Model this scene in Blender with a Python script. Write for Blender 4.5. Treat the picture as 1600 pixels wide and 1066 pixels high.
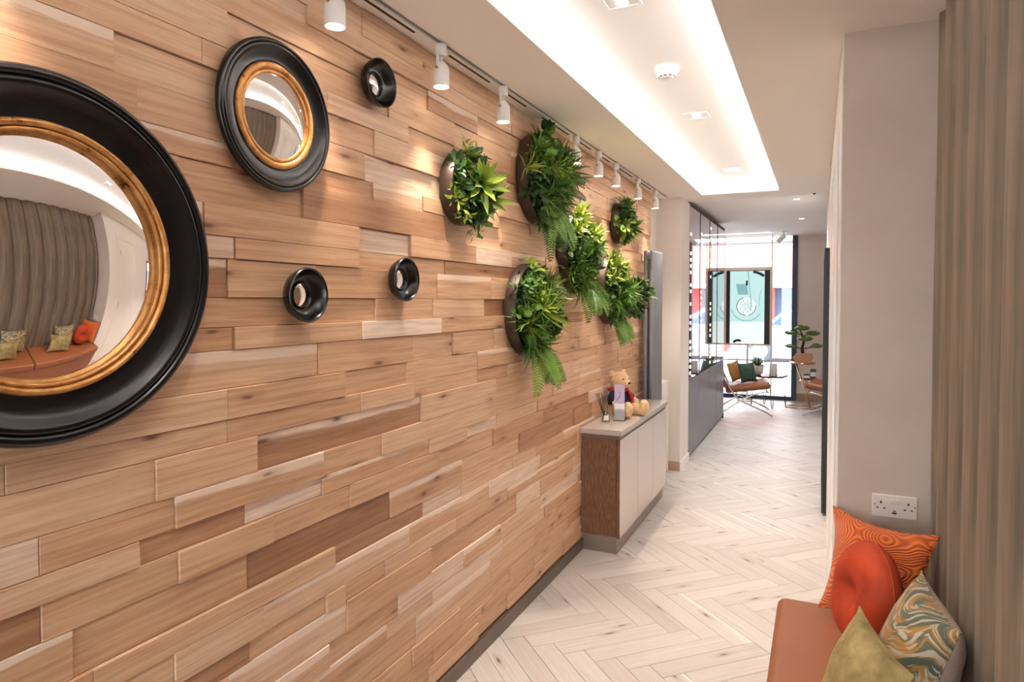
import bpy, bmesh, math, random
from mathutils import Vector, Matrix, Euler, noise as mnoise

random.seed(11)
PI = math.pi
scene = bpy.context.scene
for o in list(bpy.data.objects):
    bpy.data.objects.remove(o)

# ------------------------------------------------------------------ camera
EYE = Vector((0, 0, 1.5))
FPX = 1040.0
YAW = math.atan(480.0 / FPX)
PITCH = math.radians(1.7)
cam_data = bpy.data.cameras.new('camera')
cam = bpy.data.objects.new('camera', cam_data)
scene.collection.objects.link(cam)
right = Vector((math.cos(YAW), math.sin(YAW), 0))
f0 = Vector((-math.sin(YAW), math.cos(YAW), 0))
fwd = f0 * math.cos(PITCH) - Vector((0, 0, 1)) * math.sin(PITCH)
upv = f0 * math.sin(PITCH) + Vector((0, 0, 1)) * math.cos(PITCH)
mw = Matrix((right, upv, -fwd)).transposed().to_4x4()
mw.translation = EYE
cam.matrix_world = mw
cam_data.sensor_width = 36
cam_data.lens = FPX / 1600 * 36
cam_data.shift_y = -(533 - (471 + FPX * math.tan(PITCH))) / 1600
cam_data.clip_start = 0.02
scene.camera = cam

# ------------------------------------------------------------------ world, exposure
world = bpy.data.worlds.new('sky')
scene.world = world
world.use_nodes = True
bg = world.node_tree.nodes['Background']
bg.inputs['Color'].default_value = (0.86, 0.93, 1.0, 1)
bg.inputs['Strength'].default_value = 7.5
scene.view_settings.view_transform = 'Standard'
scene.view_settings.look = 'None'
scene.view_settings.gamma = 1
scene.view_settings.use_curve_mapping = False
scene.view_settings.exposure = 1.08
scene.cycles.use_denoising = True
scene.cycles.max_bounces = 10
scene.cycles.diffuse_bounces = 6
scene.cycles.sample_clamp_indirect = 8

LED_STRENGTH = 46.0
SPOT_POWER = 20.0
DOWN_POWER = 14.0
FAR_POWER = 50.0

# ------------------------------------------------------------------ material DSL
class NT:
    def __init__(s, name):
        s.m = bpy.data.materials.new(name)
        s.m.use_nodes = True
        s.t = s.m.node_tree
        s.t.nodes.clear()
        s.out = s.t.nodes.new('ShaderNodeOutputMaterial')
    def n(s, typ, **kw):
        nd = s.t.nodes.new(typ)
        for k, v in kw.items():
            setattr(nd, k, v)
        return nd
    def set(s, sock, v):
        if isinstance(v, bpy.types.NodeSocket):
            s.t.links.new(v, sock)
        elif isinstance(v, (tuple, list)):
            if len(v) == 3 and sock.type == 'RGBA':
                v = (*v, 1)
            sock.default_value = v
        else:
            sock.default_value = v
    def math(s, op, a, b=0.0, c=0.0, clamp=False):
        nd = s.n('ShaderNodeMath', operation=op, use_clamp=clamp)
        s.set(nd.inputs[0], a); s.set(nd.inputs[1], b); s.set(nd.inputs[2], c)
        return nd.outputs[0]
    def mix(s, f, a, b, mode='MIX'):
        nd = s.n('ShaderNodeMix', data_type='RGBA', blend_type=mode)
        s.set(nd.inputs[0], f); s.set(nd.inputs[6], a); s.set(nd.inputs[7], b)
        return nd.outputs[2]
    def ramp(s, f, stops, interp='LINEAR'):
        nd = s.n('ShaderNodeValToRGB')
        cr = nd.color_ramp
        cr.interpolation = interp
        while len(cr.elements) < len(stops):
            cr.elements.new(0.5)
        for e, (p, c) in zip(cr.elements, stops):
            e.position = p
            e.color = c if len(c) == 4 else (*c, 1)
        s.set(nd.inputs[0], f)
        return nd.outputs[0]
    def noise(s, vec, scale=5, detail=2, rough=0.5, dist=0.0):
        nd = s.n('ShaderNodeTexNoise')
        if vec is not None: s.set(nd.inputs['Vector'], vec)
        nd.inputs['Scale'].default_value = scale
        nd.inputs['Detail'].default_value = detail
        nd.inputs['Roughness'].default_value = rough
        nd.inputs['Distortion'].default_value = dist
        return nd.outputs['Fac']
    def comb(s, x, y, z=0.0):
        nd = s.n('ShaderNodeCombineXYZ')
        s.set(nd.inputs[0], x); s.set(nd.inputs[1], y); s.set(nd.inputs[2], z)
        return nd.outputs[0]
    def sep(s, v):
        nd = s.n('ShaderNodeSeparateXYZ')
        s.set(nd.inputs[0], v)
        return nd.outputs
    def pos(s):
        return s.n('ShaderNodeNewGeometry').outputs['Position']
    def obj(s):
        return s.n('ShaderNodeTexCoord').outputs['Object']
    def attr(s, name):
        return s.n('ShaderNodeAttribute', attribute_name=name).outputs['Fac']
    def rnd(s):
        return s.n('ShaderNodeObjectInfo').outputs['Random']
    def bump(s, h, strength=0.2, dist=0.01):
        nd = s.n('ShaderNodeBump')
        nd.inputs['Strength'].default_value = strength
        nd.inputs['Distance'].default_value = dist
        s.set(nd.inputs['Height'], h)
        return nd.outputs[0]
    def bsdf(s, color, rough=0.5, metal=0.0, normal=None, **kw):
        nd = s.n('ShaderNodeBsdfPrincipled')
        s.set(nd.inputs['Base Color'], color)
        s.set(nd.inputs['Roughness'], rough)
        s.set(nd.inputs['Metallic'], metal)
        if normal is not None: s.set(nd.inputs['Normal'], normal)
        for k, v in kw.items():
            s.set(nd.inputs[k.replace('_', ' ')], v)
        s.t.links.new(nd.outputs[0], s.out.inputs[0])
        return s.m

def lin(r, g, b):
    f = lambda c: (c / 255 / 12.92) if c / 255 <= 0.04045 else ((c / 255 + 0.055) / 1.055) ** 2.4
    return (f(r), f(g), f(b))

def simple(name, rgb, rough=0.5, metal=0.0, noise_amt=0.06, nscale=8, **kw):
    t = NT(name)
    n = t.noise(t.pos(), nscale, 3)
    lo = tuple(c * (1 - noise_amt) for c in rgb); hi = tuple(min(1, c * (1 + noise_amt)) for c in rgb)
    return t.bsdf(t.mix(n, lo, hi), rough, metal, **kw)

def emis(name, rgb, strength):
    t = NT(name)
    e = t.n('ShaderNodeEmission')
    e.inputs[0].default_value = (*rgb, 1)
    e.inputs[1].default_value = strength
    t.t.links.new(e.outputs[0], t.out.inputs[0])
    return t.m

# wood boards: grain runs along U (length in m), V across the board in m
def wood(name, stops, grain_dark, sap, knots=True, rough=0.5, gstr=1.0, saps=0.72, bumpd=0.0006):
    t = NT(name)
    uv = t.sep(t.n('ShaderNodeUVMap', uv_map='grain').outputs[0])
    tone = t.attr('tone'); seed = t.attr('seed')
    off = t.math('MULTIPLY', seed, 37.0)
    u = t.math('ADD', uv[0], off)
    v = t.math('ADD', uv[1], t.math('MULTIPLY', seed, 11.3))
    fig = t.noise(t.comb(t.math('MULTIPLY', u, 1.5), t.math('MULTIPLY', v, 15), off), 1.0, 4, 0.6, 0.7)
    ring = t.math('SINE', t.math('ADD', t.math('MULTIPLY', v, 190), t.math('MULTIPLY', fig, 30)))
    ring = t.math('MULTIPLY_ADD', ring, 0.5, 0.5)
    med = t.noise(t.comb(t.math('MULTIPLY', u, 2.6), t.math('MULTIPLY', v, 95), off), 1.0, 3, 0.6, 0.3)
    fine = t.noise(t.comb(t.math('MULTIPLY', u, 7), t.math('MULTIPLY', v, 430), off), 1.0, 3, 0.65)
    base = t.ramp(t.math('ADD', tone, t.math('MULTIPLY', t.math('SUBTRACT', fig, 0.5), 0.42)), stops)
    gm = t.math('ADD', t.math('MULTIPLY', t.math('MULTIPLY_ADD', fine, 3.0, -1.05, True), 0.34), t.math('MULTIPLY', t.math('MULTIPLY_ADD', med, 3.2, -1.25, True), 0.46))
    gm = t.math('ADD', gm, t.math('MULTIPLY', t.math('MULTIPLY', ring, med), 0.35))
    gmask = t.math('MULTIPLY', gm, 0.85 * gstr)
    col = t.mix(gmask, base, t.mix(1.0, base, grain_dark, 'MULTIPLY'))
    # pale sapwood along one edge of some boards
    sapn = t.math('ADD', t.attr('vrel'), t.math('MULTIPLY', t.math('SUBTRACT', fig, 0.5), 0.9))
    sm = t.math('MULTIPLY', t.math('GREATER_THAN', seed, saps), t.math('MULTIPLY_ADD', t.math('SUBTRACT', sapn, 0.68), 9.0, 0.0, True))
    sm = t.math('MULTIPLY', sm, 0.75)
    col = t.mix(sm, col, sap)
    if knots:
        vor = t.n('ShaderNodeTexVoronoi', voronoi_dimensions='2D')
        t.set(vor.inputs['Vector'], t.comb(t.math('MULTIPLY', u, 2.3), t.math('MULTIPLY', v, 8.5), off))
        vor.inputs['Scale'].default_value = 1.0
        d = t.math('ADD', vor.outputs['Distance'], t.math('MULTIPLY', t.math('SUBTRACT', fig, 0.5), 0.14))
        kc = t.sep(vor.outputs['Color'])[0]
        keep = t.math('GREATER_THAN', kc, 0.56)
        halo = t.math('MULTIPLY', t.math('MULTIPLY_ADD', d, -4.6, 0.85, True), keep)
        core = t.math('MULTIPLY', t.math('MULTIPLY_ADD', d, -20.0, 1.3, True), keep)
        col = t.mix(t.math('MULTIPLY', halo, 0.5), col, t.mix(1.0, col, lin(150, 95, 62), 'MULTIPLY'))
        col = t.mix(t.math('MULTIPLY', core, 0.8), col, lin(88, 52, 32))
    return t.bsdf(col, rough, 0.0, t.bump(t.math('ADD', fine, t.math('MULTIPLY', ring, 0.4)), 0.35, bumpd))

M = {}
M['oak'] = wood('oak_cladding', [(0.0, lin(146, 102, 72)), (0.3, lin(199, 158, 123)), (0.55, lin(218, 182, 148)), (0.8, lin(228, 199, 171)), (1.0, lin(243, 226, 210))],
                lin(180, 138, 104), lin(240, 220, 202), saps=0.84, gstr=0.8)
M['floor_oak'] = wood('pale_floor_oak', [(0.0, lin(172, 163, 158)), (0.5, lin(197, 190, 186)), (1.0, lin(211, 206, 203))],
                      lin(205, 192, 184), lin(220, 212, 206), knots=True, rough=0.42, gstr=0.6, saps=0.9, bumpd=0.0003)
M['sub'] = simple('dark_board', lin(92, 66, 46), 0.9)
M['ceil'] = simple('ceiling_paint', lin(240, 234, 229), 0.85, noise_amt=0.01)
M['white'] = simple('white_paint', lin(240, 237, 234), 0.45, noise_amt=0.01)
M['wall'] = simple('warm_white_wall', lin(228, 220, 213), 0.8, noise_amt=0.015)
M['beige'] = simple('beige_wall', lin(228, 215, 205), 0.85, noise_amt=0.02)
M['lamp_white'] = simple('lamp_white', lin(236, 234, 231), 0.35, noise_amt=0.01)
M['dark_slot'] = simple('dark_slot', lin(70, 48, 36), 0.8)
M['brass'] = simple('brass_screw', lin(190, 150, 100), 0.35, 0.9)
M['skirt'] = simple('bronze_skirting', lin(118, 104, 94), 0.32, 0.7, nscale=3)
M['tan_skirt'] = simple('tan_skirting', lin(186, 154, 128), 0.5)
M['black'] = simple('black_lacquer', (0.004, 0.004, 0.005), 0.26, 0.0, 0.2)
M['blackmatte'] = simple('black_matt', (0.012, 0.012, 0.013), 0.45)
M['chrome'] = simple('chrome', lin(225, 225, 228), 0.12, 1.0, 0.01)
M['navyframe'] = simple('navy_frame', lin(38, 58, 82), 0.4)
M['led'] = emis('led_strip', (0.95, 0.978, 1.0), LED_STRENGTH)
M['bulb'] = emis('warm_bulb', (1.0, 0.86, 0.68), 14.0)
M['bulbw'] = emis('downlight_bulb', (1.0, 0.95, 0.9), 12.0)
M['cabled'] = emis('cabinet_led', (1.0, 0.86, 0.76), 1.0)

def mirror_mat():
    t = NT('mirror_glass')
    return t.bsdf((0.93, 0.93, 0.93), 0.0, 1.0)
M['mirror'] = mirror_mat()

def gold_mat():
    t = NT('aged_gold')
    p = t.pos()
    n = t.noise(p, 34, 4, 0.65)
    f = t.ramp(n, [(0.30, lin(70, 42, 20)), (0.38, lin(176, 118, 60)), (0.7, lin(214, 162, 98))])
    return t.bsdf(f, 0.42, 0.55, t.bump(n, 0.3, 0.003))
M['gold'] = gold_mat()

def plaster():
    t = NT('textured_wallpaper')
    p = t.pos()
    s = t.sep(p)
    big = t.noise(p, 5, 4, 0.6)
    weave = t.noise(t.comb(t.math('MULTIPLY', s[0], 300), t.math('MULTIPLY', s[1], 300), t.math('MULTIPLY', s[2], 420)), 1.0, 2)
    f = t.math('ADD', t.math('MULTIPLY', big, 0.7), t.math('MULTIPLY', weave, 0.3))
    return t.bsdf(t.mix(f, lin(192, 176, 164), lin(215, 199, 187)), 0.8, 0.0, t.bump(weave, 0.25, 0.001))
M['wallpaper'] = plaster()

def velvet(name, lo, hi, scale=9, sheen=0.6, stretch=(1, 1, 1), bumps=0.25, rough=0.75):
    t = NT(name)
    s = t.sep(t.obj())
    v = t.comb(t.math('MULTIPLY', s[0], stretch[0]), t.math('MULTIPLY', s[1], stretch[1]), t.math('MULTIPLY', s[2], stretch[2]))
    n = t.noise(v, scale, 4, 0.6, 0.4)
    fine = t.noise(v, 260, 2)
    col = t.mix(t.math('MULTIPLY_ADD', n, 2.0, -0.5, True), lo, hi)
    return t.bsdf(col, rough, 0.0, t.bump(t.math('ADD', n, t.math('MULTIPLY', fine, 0.15)), bumps, 0.006),
                  Sheen_Weight=sheen, Sheen_Roughness=0.4, Sheen_Tint=tuple(min(1, c * 1.6) for c in hi) + (1,))
M['channel'] = velvet('sage_velvet', lin(90, 80, 67), lin(144, 127, 109), 26, 0.35, (1, 1, 0.07), 0.1)
M['orange_velvet'] = velvet('orange_velvet', lin(128, 30, 2), lin(188, 62, 6), 7, 0.12)
M['olive_velvet'] = velvet('olive_gold_velvet', lin(90, 74, 36), lin(168, 150, 100), 14, 0.35, (1, 1, 1), 0.5)
M['green_velvet'] = velvet('dark_green_velvet', lin(22, 46, 40), lin(60, 90, 78), 14, 0.3)
M['ochre_velvet'] = velvet('ochre_velvet', lin(140, 92, 40), lin(186, 132, 66), 12, 0.3)

def corduroy():
    t = NT('orange_swirl_cord')
    p = t.obj()
    n = t.noise(p, 5.5, 1.0, 0.4)
    w = t.math('SINE', t.math('MULTIPLY', n, 260))
    w = t.math('MULTIPLY_ADD', w, 0.5, 0.5)
    col = t.mix(w, lin(160, 60, 6), lin(222, 112, 32))
    return t.bsdf(col, 0.75, 0.0, t.bump(w, 0.6, 0.004), Sheen_Weight=0.3)
M['cord'] = corduroy()

def feather():
    t = NT('feather_print')
    p = t.obj()
    s = t.sep(p)
    wig = t.noise(p, 5, 2, 0.5)
    # rows of slanted strokes fanning from curved spines
    a = t.math('ADD', t.math('MULTIPLY', s[0], 14), t.math('MULTIPLY', wig, 3.0))
    b = t.math('ADD', t.math('MULTIPLY', s[1], 60), t.math('MULTIPLY', t.math('ABSOLUTE', t.math('SINE', a)), 5.5))
    f = t.noise(t.comb(a, b, 0.0), 1.0, 2, 0.7)
    g = t.noise(t.comb(t.math('MULTIPLY', a, 0.6), t.math('MULTIPLY', b, 0.5), 4.0), 1.0, 1, 0.5)
    base = t.ramp(g, [(0.0, lin(56, 70, 54)), (0.42, lin(76, 88, 68)), (0.52, lin(166, 118, 46)), (0.58, lin(150, 108, 44)), (0.62, lin(80, 92, 74)), (1.0, lin(110, 112, 94))])
    col = t.mix(t.ramp(f, [(0.53, (0, 0, 0)), (0.57, (1, 1, 1))]), base, lin(176, 168, 152))
    return t.bsdf(col, 0.7, 0.0, Sheen_Weight=0.2)
M['feather'] = feather()
M['greyback'] = velvet('stone_linen', lin(168, 152, 140), lin(186, 170, 158), 20, 0.2)

def leather(name, lo, hi, rough=0.42):
    t = NT(name)
    p = t.obj()
    n = t.noise(p, 3, 3)
    g = t.n('ShaderNodeTexVoronoi'); g.inputs['Scale'].default_value = 380
    t.set(g.inputs['Vector'], p)
    return t.bsdf(t.mix(n, lo, hi), rough, 0.0, t.bump(g.outputs['Distance'], 0.12, 0.001))
M['leather'] = leather('tan_leather', lin(128, 74, 44), lin(150, 90, 56), 0.48)
M['tanleather'] = leather('cognac_leather', lin(134, 76, 46), lin(160, 96, 62))

def darkoak():
    t = NT('brown_oak_veneer')
    s = t.sep(t.pos())
    v = t.comb(t.math('MULTIPLY', s[0], 60), t.math('MULTIPLY', s[1], 60), t.math('MULTIPLY', s[2], 9))
    n = t.noise(v, 2.2, 5, 0.7)
    return t.bsdf(t.ramp(n, [(0.3, lin(78, 50, 28)), (0.5, lin(112, 75, 46)), (0.7, lin(138, 97, 64))]), 0.6, 0.0, t.bump(n, 0.3, 0.002))
M['darkoak'] = darkoak()
M['gloss'] = simple('gloss_mink_door', lin(196, 180, 172), 0.09, 0.0, 0.01, Coat_Weight=1.0, Coat_Roughness=0.04, IOR=1.7)
M['plinth'] = simple('brushed_plinth', lin(150, 136, 126), 0.32, 0.6, 0.05)
M['counter'] = simple('taupe_counter', lin(186, 176, 168), 0.18, 0.0, 0.03, nscale=40)
M['radiator'] = simple('grey_radiator', lin(136, 141, 147), 0.38, 0.3, 0.02)
M['slate'] = simple('slate_gloss', lin(118, 118, 128), 0.4, 0.0, 0.02)
M['cabglass'] = simple('tinted_mirror_glass', lin(206, 194, 196), 0.035, 1.0, 0.01)
M['rim'] = simple('bronze_planter', lin(60, 42, 33), 0.42, 0.3, 0.3, nscale=14)
M['moss'] = simple('moss', lin(26, 40, 18), 0.95, 0, 0.5, nscale=60)

def leafmat(name, lo, hi):
    t = NT(name)
    r = t.rnd()
    n = t.noise(t.pos(), 30, 2)
    f = t.math('ADD', t.math('MULTIPLY', r, 0.6), t.math('MULTIPLY', n, 0.4))
    return t.bsdf(t.mix(f, lo, hi), 0.42, 0.0, Subsurface_Weight=0.0)
M['leaf_dark'] = leafmat('dark_leaf', lin(22, 48, 14), lin(62, 104, 36))
M['leaf_mid'] = leafmat('mid_leaf', lin(48, 86, 22), lin(106, 146, 48))
M['leaf_lime'] = leafmat('lime_leaf', lin(112, 140, 40), lin(182, 196, 84))
M['leaf_fern'] = leafmat('fern_leaf', lin(60, 108, 26), lin(134, 172, 62))
M['bear'] = simple('bear_fur', lin(216, 180, 136), 0.95, 0, 0.2, nscale=110, Sheen_Weight=0.4)
M['navy'] = simple('navy_knit', lin(22, 28, 52), 0.9, 0, 0.2, nscale=90)
M['red'] = simple('red_cloth', lin(176, 30, 40), 0.8)
M['diffuser'] = emis('linear_diffuser', (1.0, 0.98, 0.96), 5.0)
M['screen'] = emis('screen_teal', lin(190, 224, 220), 0.56)
M['screen2'] = emis('screen_pale', lin(226, 240, 234), 0.58)
M['screen3'] = emis('screen_grey_teal', lin(136, 178, 182), 0.54)  # greyer teal of the facets and strands in the on-screen artwork
M['screend'] = simple('screen_dark', (0.01, 0.02, 0.02), 0.3)
M['display'] = simple('beige_display_frame', lin(226, 210, 194), 0.4)
M['asphalt'] = simple('pale_street', lin(186, 186, 188), 0.9)
M['kerb'] = simple('pale_kerb', lin(206, 204, 200), 0.9)
M['salmon'] = simple('salmon_fascia', lin(206, 122, 106), 0.8)
M['redpaint'] = simple('red_shopfront', lin(176, 56, 48), 0.6)
M['facade'] = simple('white_render', lin(205, 198, 196), 0.85)
M['shopglass'] = simple('shop_glass', lin(66, 76, 96), 0.08, 0.0, 0.1)
M['carpaint'] = simple('silver_blue_car', lin(138, 146, 164), 0.25, 0.5)
M['tyre'] = simple('tyre', lin(60, 62, 68), 0.8)
M['wood_pot'] = simple('wooden_pot', lin(176, 134, 96), 0.6)
M['goldmetal'] = simple('brushed_gold', lin(206, 168, 128), 0.25, 1.0)
M['ceramic'] = simple('white_ceramic', lin(232, 230, 226), 0.3)
M['bark'] = simple('bark', lin(52, 38, 30), 0.9)
M['greybox'] = simple('grey_candle_box', lin(70, 70, 74), 0.5)
M['tabletop'] = simple('dark_tabletop', lin(58, 52, 52), 0.2)
M['socket'] = simple('white_socket', lin(232, 222, 214), 0.35, noise_amt=0.01)
M['lavender'] = simple('lavender_print', lin(178, 160, 190), 0.4, 0, 0.15, nscale=50)
M['paper'] = simple('white_leaflet', lin(228, 226, 230), 0.4, 0, 0.05, nscale=60)

def glassmat(name, tint=(1, 1, 1), ior=1.45):
    t = NT(name)
    g = t.n('ShaderNodeBsdfGlass'); g.inputs['Color'].default_value = (*tint, 1); g.inputs['Roughness'].default_value = 0.0; g.inputs['IOR'].default_value = ior
    t.t.links.new(g.outputs[0], t.out.inputs[0])
    return t.m
def panemat():
    t = NT('window_glass')
    tr = t.n('ShaderNodeBsdfTransparent'); tr.inputs[0].default_value = (0.97, 0.985, 0.98, 1)
    gl = t.n('ShaderNodeBsdfGlossy'); gl.inputs['Roughness'].default_value = 0.0
    fr = t.n('ShaderNodeFresnel'); fr.inputs[0].default_value = 1.45
    mx = t.n('ShaderNodeMixShader')
    t.t.links.new(fr.outputs[0], mx.inputs[0]); t.t.links.new(tr.outputs[0], mx.inputs[1]); t.t.links.new(gl.outputs[0], mx.inputs[2])
    t.t.links.new(mx.outputs[0], t.out.inputs[0])
    return t.m
M['glass'] = glassmat('clear_glass')
M['pane'] = panemat()

# ------------------------------------------------------------------ mesh helpers
LINK = scene.collection.objects.link

class MB:
    def __init__(s):
        s.v = []; s.f = []; s.mi = []; s.smooth = []; s.wn = False
    def add(s, vs, fs, mat=None, smooth=False, mi=0):
        b = len(s.v)
        for p in vs:
            p = Vector(p)
            s.v.append(tuple(mat @ p) if mat is not None else tuple(p))
        for f in fs:
            s.f.append(tuple(b + i for i in f)); s.mi.append(mi); s.smooth.append(smooth)
        return s
    def box(s, x0, x1, y0, y1, z0, z1, bev=0.0, mat=None, mi=0):
        if bev <= 0:
            vs = [(x, y, z) for x in (x0, x1) for y in (y0, y1) for z in (z0, z1)]
            fs = [(0, 1, 3, 2), (4, 6, 7, 5), (0, 4, 5, 1), (2, 3, 7, 6), (0, 2, 6, 4), (1, 5, 7, 3)]
            return s.add(vs, fs, mat, False, mi)
        bm = bmesh.new()
        bmesh.ops.create_cube(bm, size=1)
        for v in bm.verts:
            v.co = Vector(((x0 + x1) / 2 + v.co.x * (x1 - x0), (y0 + y1) / 2 + v.co.y * (y1 - y0), (z0 + z1) / 2 + v.co.z * (z1 - z0)))
        bmesh.ops.bevel(bm, geom=list(bm.edges), offset=bev, segments=3 if bev > 0.008 else 2, profile=0.5, affect='EDGES')
        bm.verts.index_update()
        s.wn = s.wn or bev > 0.008
        s.add([v.co.copy() for v in bm.verts], [[v.index for v in f.verts] for f in bm.faces], mat, bev > 0.008, mi)
        bm.free()
        return s
    def lathe(s, prof, seg=48, mat=None, smooth=True, cap0=True, cap1=True, mi=0):
        """profile of (r, h); axis +Z"""
        vs = []; fs = []
        n = len(prof)
        for (r, h) in prof:
            for k in range(seg):
                a = 2 * PI * k / seg
                vs.append((r * math.cos(a), r * math.sin(a), h))
        for i in range(n - 1):
            for k in range(seg):
                k2 = (k + 1) % seg
                fs.append((i * seg + k, i * seg + k2, (i + 1) * seg + k2, (i + 1) * seg + k))
        if cap0 and prof[0][0] > 1e-6: fs.append(tuple(reversed(range(seg))))
        if cap1 and prof[-1][0] > 1e-6: fs.append(tuple((n - 1) * seg + k for k in range(seg)))
        return s.add(vs, fs, mat, smooth, mi)
    def tube(s, pts, r, seg=8, mat=None, closed=False, mi=0):
        pts = [Vector(p) for p in pts]
        n = len(pts)
        rs = r if isinstance(r, (list, tuple)) else [r] * n
        vs = []; fs = []
        prev = None
        for i, p in enumerate(pts):
            if closed: d = pts[(i + 1) % n] - pts[i - 1]
            else: d = pts[min(i + 1, n - 1)] - pts[max(i - 1, 0)]
            d.normalize()
            ref = Vector((0, 0, 1)) if abs(d.z) < 0.95 else Vector((1, 0, 0))
            if prev is None:
                a = d.cross(ref).normalized()
            else:
                a = (prev - d * prev.dot(d)).normalized()
            prev = a
            b = d.cross(a)
            for k in range(seg):
                t = 2 * PI * k / seg
                vs.append(p + (a * math.cos(t) + b * math.sin(t)) * rs[i])
        m = n if closed else n - 1
        for i in range(m):
            j = (i + 1) % n
            for k in range(seg):
                k2 = (k + 1) % seg
                fs.append((i * seg + k, i * seg + k2, j * seg + k2, j * seg + k))
        if not closed:
            fs.append(tuple(reversed(range(seg)))); fs.append(tuple((n - 1) * seg + k for k in range(seg)))
        return s.add(vs, fs, mat, True, mi)
    def sphere(s, c, r, seg=16, ring=10, mat=None, sc=(1, 1, 1), mi=0):
        c = Vector(c)
        prof = [(max(r * math.sin(PI * i / ring), 0.0), -r * math.cos(PI * i / ring)) for i in range(ring + 1)]
        prof[0] = (1e-5, -r); prof[-1] = (1e-5, r)
        m = Matrix.Translation(c) @ Matrix.Diagonal((*sc, 1))
        if mat is not None: m = mat @ m
        return s.lathe(prof, seg, m, mi=mi)
    def prism(s, outline, axis, a0, a1, mat=None, mi=0, smooth=False):
        """outline 2-D polygon extruded along axis"""
        def P(p, a):
            if axis == 'x': return (a, p[0], p[1])
            if axis == 'y': return (p[0], a, p[1])
            return (p[0], p[1], a)
        n = len(outline)
        vs = [P(p, a0) for p in outline] + [P(p, a1) for p in outline]
        fs = [tuple(range(n)), tuple(reversed(range(n, 2 * n)))]
        fs += [(i, i + n, (i + 1) % n + n, (i + 1) % n) for i in range(n)]
        return s.add(vs, fs, mat, smooth, mi)
    def mesh(s, name, mats):
        me = bpy.data.meshes.new(name)
        me.from_pydata(s.v, [], s.f)
        for m in (mats if isinstance(mats, (list, tuple)) else [mats]):
            me.materials.append(m)
        me.polygons.foreach_set('material_index', s.mi)
        me.polygons.foreach_set('use_smooth', s.smooth)
        bm = bmesh.new(); bm.from_mesh(me)
        bmesh.ops.recalc_face_normals(bm, faces=bm.faces)
        bm.to_mesh(me); bm.free()
        me.update()
        return me
    def build(s, name, mats, parent=None, origin=None):
        if origin is not None:
            o = Vector(origin)
            s.v = [tuple(Vector(p) - o) for p in s.v]
        ob = bpy.data.objects.new(name, s.mesh(name, mats))
        LINK(ob)
        if origin is not None: ob.location = origin
        if parent is not None: ob.parent = parent
        if s.wn:
            wm = ob.modifiers.new('normals', 'WEIGHTED_NORMAL'); wm.weight = 90
        return ob

def sharp(ob, ang=35):
    """keep hard corners on smooth-shaded meshes"""
    me = ob.data
    try:
        me.set_sharp_from_angle(angle=math.radians(ang))
    except Exception:
        pass
    return ob

def thing(name, label, cat, loc=(0, 0, 0), rz=0.0, group=None):
    o = bpy.data.objects.new(name, None); LINK(o)
    o.empty_display_size = 0.05
    o.location = loc; o.rotation_euler = (0, 0, rz)
    o['label'] = label; o['category'] = cat
    if group: o['group'] = group
    return o
def tag(o, label, cat, group=None):
    o['label'] = label; o['category'] = cat
    if group: o['group'] = group
    return o
def struct(o):
    o['kind'] = 'structure'
    return o
def stuff(o):
    o['kind'] = 'stuff'
    return o
def place(name, me, parent, mat=None):
    o = bpy.data.objects.new(name, me); LINK(o)
    o.parent = parent
    if mat is not None: o.matrix_local = mat
    return o

H = 2.41      # corridor ceiling
HT = 2.50     # cove tray
HF = 2.49     # far room ceiling
XW = -1.298   # mean face of the cladding

# board mesh with bevelled face, attributes for the wood shader
def board_mesh(me_name, boards, mat):
    """boards: list of (fn, L, W, tone, seed, depth, bev) with fn(u, v, d) -> world/local position"""
    vs = []; fs = []; uvs = []; tone = []; seed = []; vrel = []
    for fn, L, W, tn, sd, dp, bv in boards:
        b = len(vs)
        ring = [(0, 0), (L, 0), (L, W), (0, W)]
        inn = [(bv, bv), (L - bv, bv), (L - bv, W - bv), (bv, W - bv)]
        P = [(u, v, -dp) for u, v in ring] + [(u, v, -bv) for u, v in ring] + [(u, v, 0) for u, v in inn]
        for p in P: vs.append(fn(*p))
        F = [(8, 9, 10, 11)]
        for k in range(4):
            k2 = (k + 1) % 4
            F.append((4 + k, 4 + k2, 8 + k2, 8 + k)); F.append((k, k2, 4 + k2, 4 + k))
        for f in F:
            fs.append(tuple(b + i for i in f))
            for i in f:
                uvs.append((P[i][0], P[i][1])); vrel.append(P[i][1] / W)
            tone.append(tn); seed.append(sd)
    me = bpy.data.meshes.new(me_name)
    me.from_pydata(vs, [], fs)
    me.materials.append(mat)
    uvl = me.uv_layers.new(name='grain')
    for i, uvc in enumerate(uvs): uvl.data[i].uv = uvc
    for nm, arr in (('tone', tone), ('seed', seed)):
        a = me.attributes.new(nm, 'FLOAT', 'FACE')
        a.data.foreach_set('value', arr)
    a = me.attributes.new('vrel', 'FLOAT', 'CORNER')
    a.data.foreach_set('value', vrel)
    me.update()
    return me

# ================================================================== ROOM SHELL
YB = -1.9          # wall behind the camera
YF = 10.9          # shop window plane
floor = struct(MB().box(-3.6, 1.75, YB - 0.1, YF + 0.1, -0.12, -0.006).build('floor', M['sub']))

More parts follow.
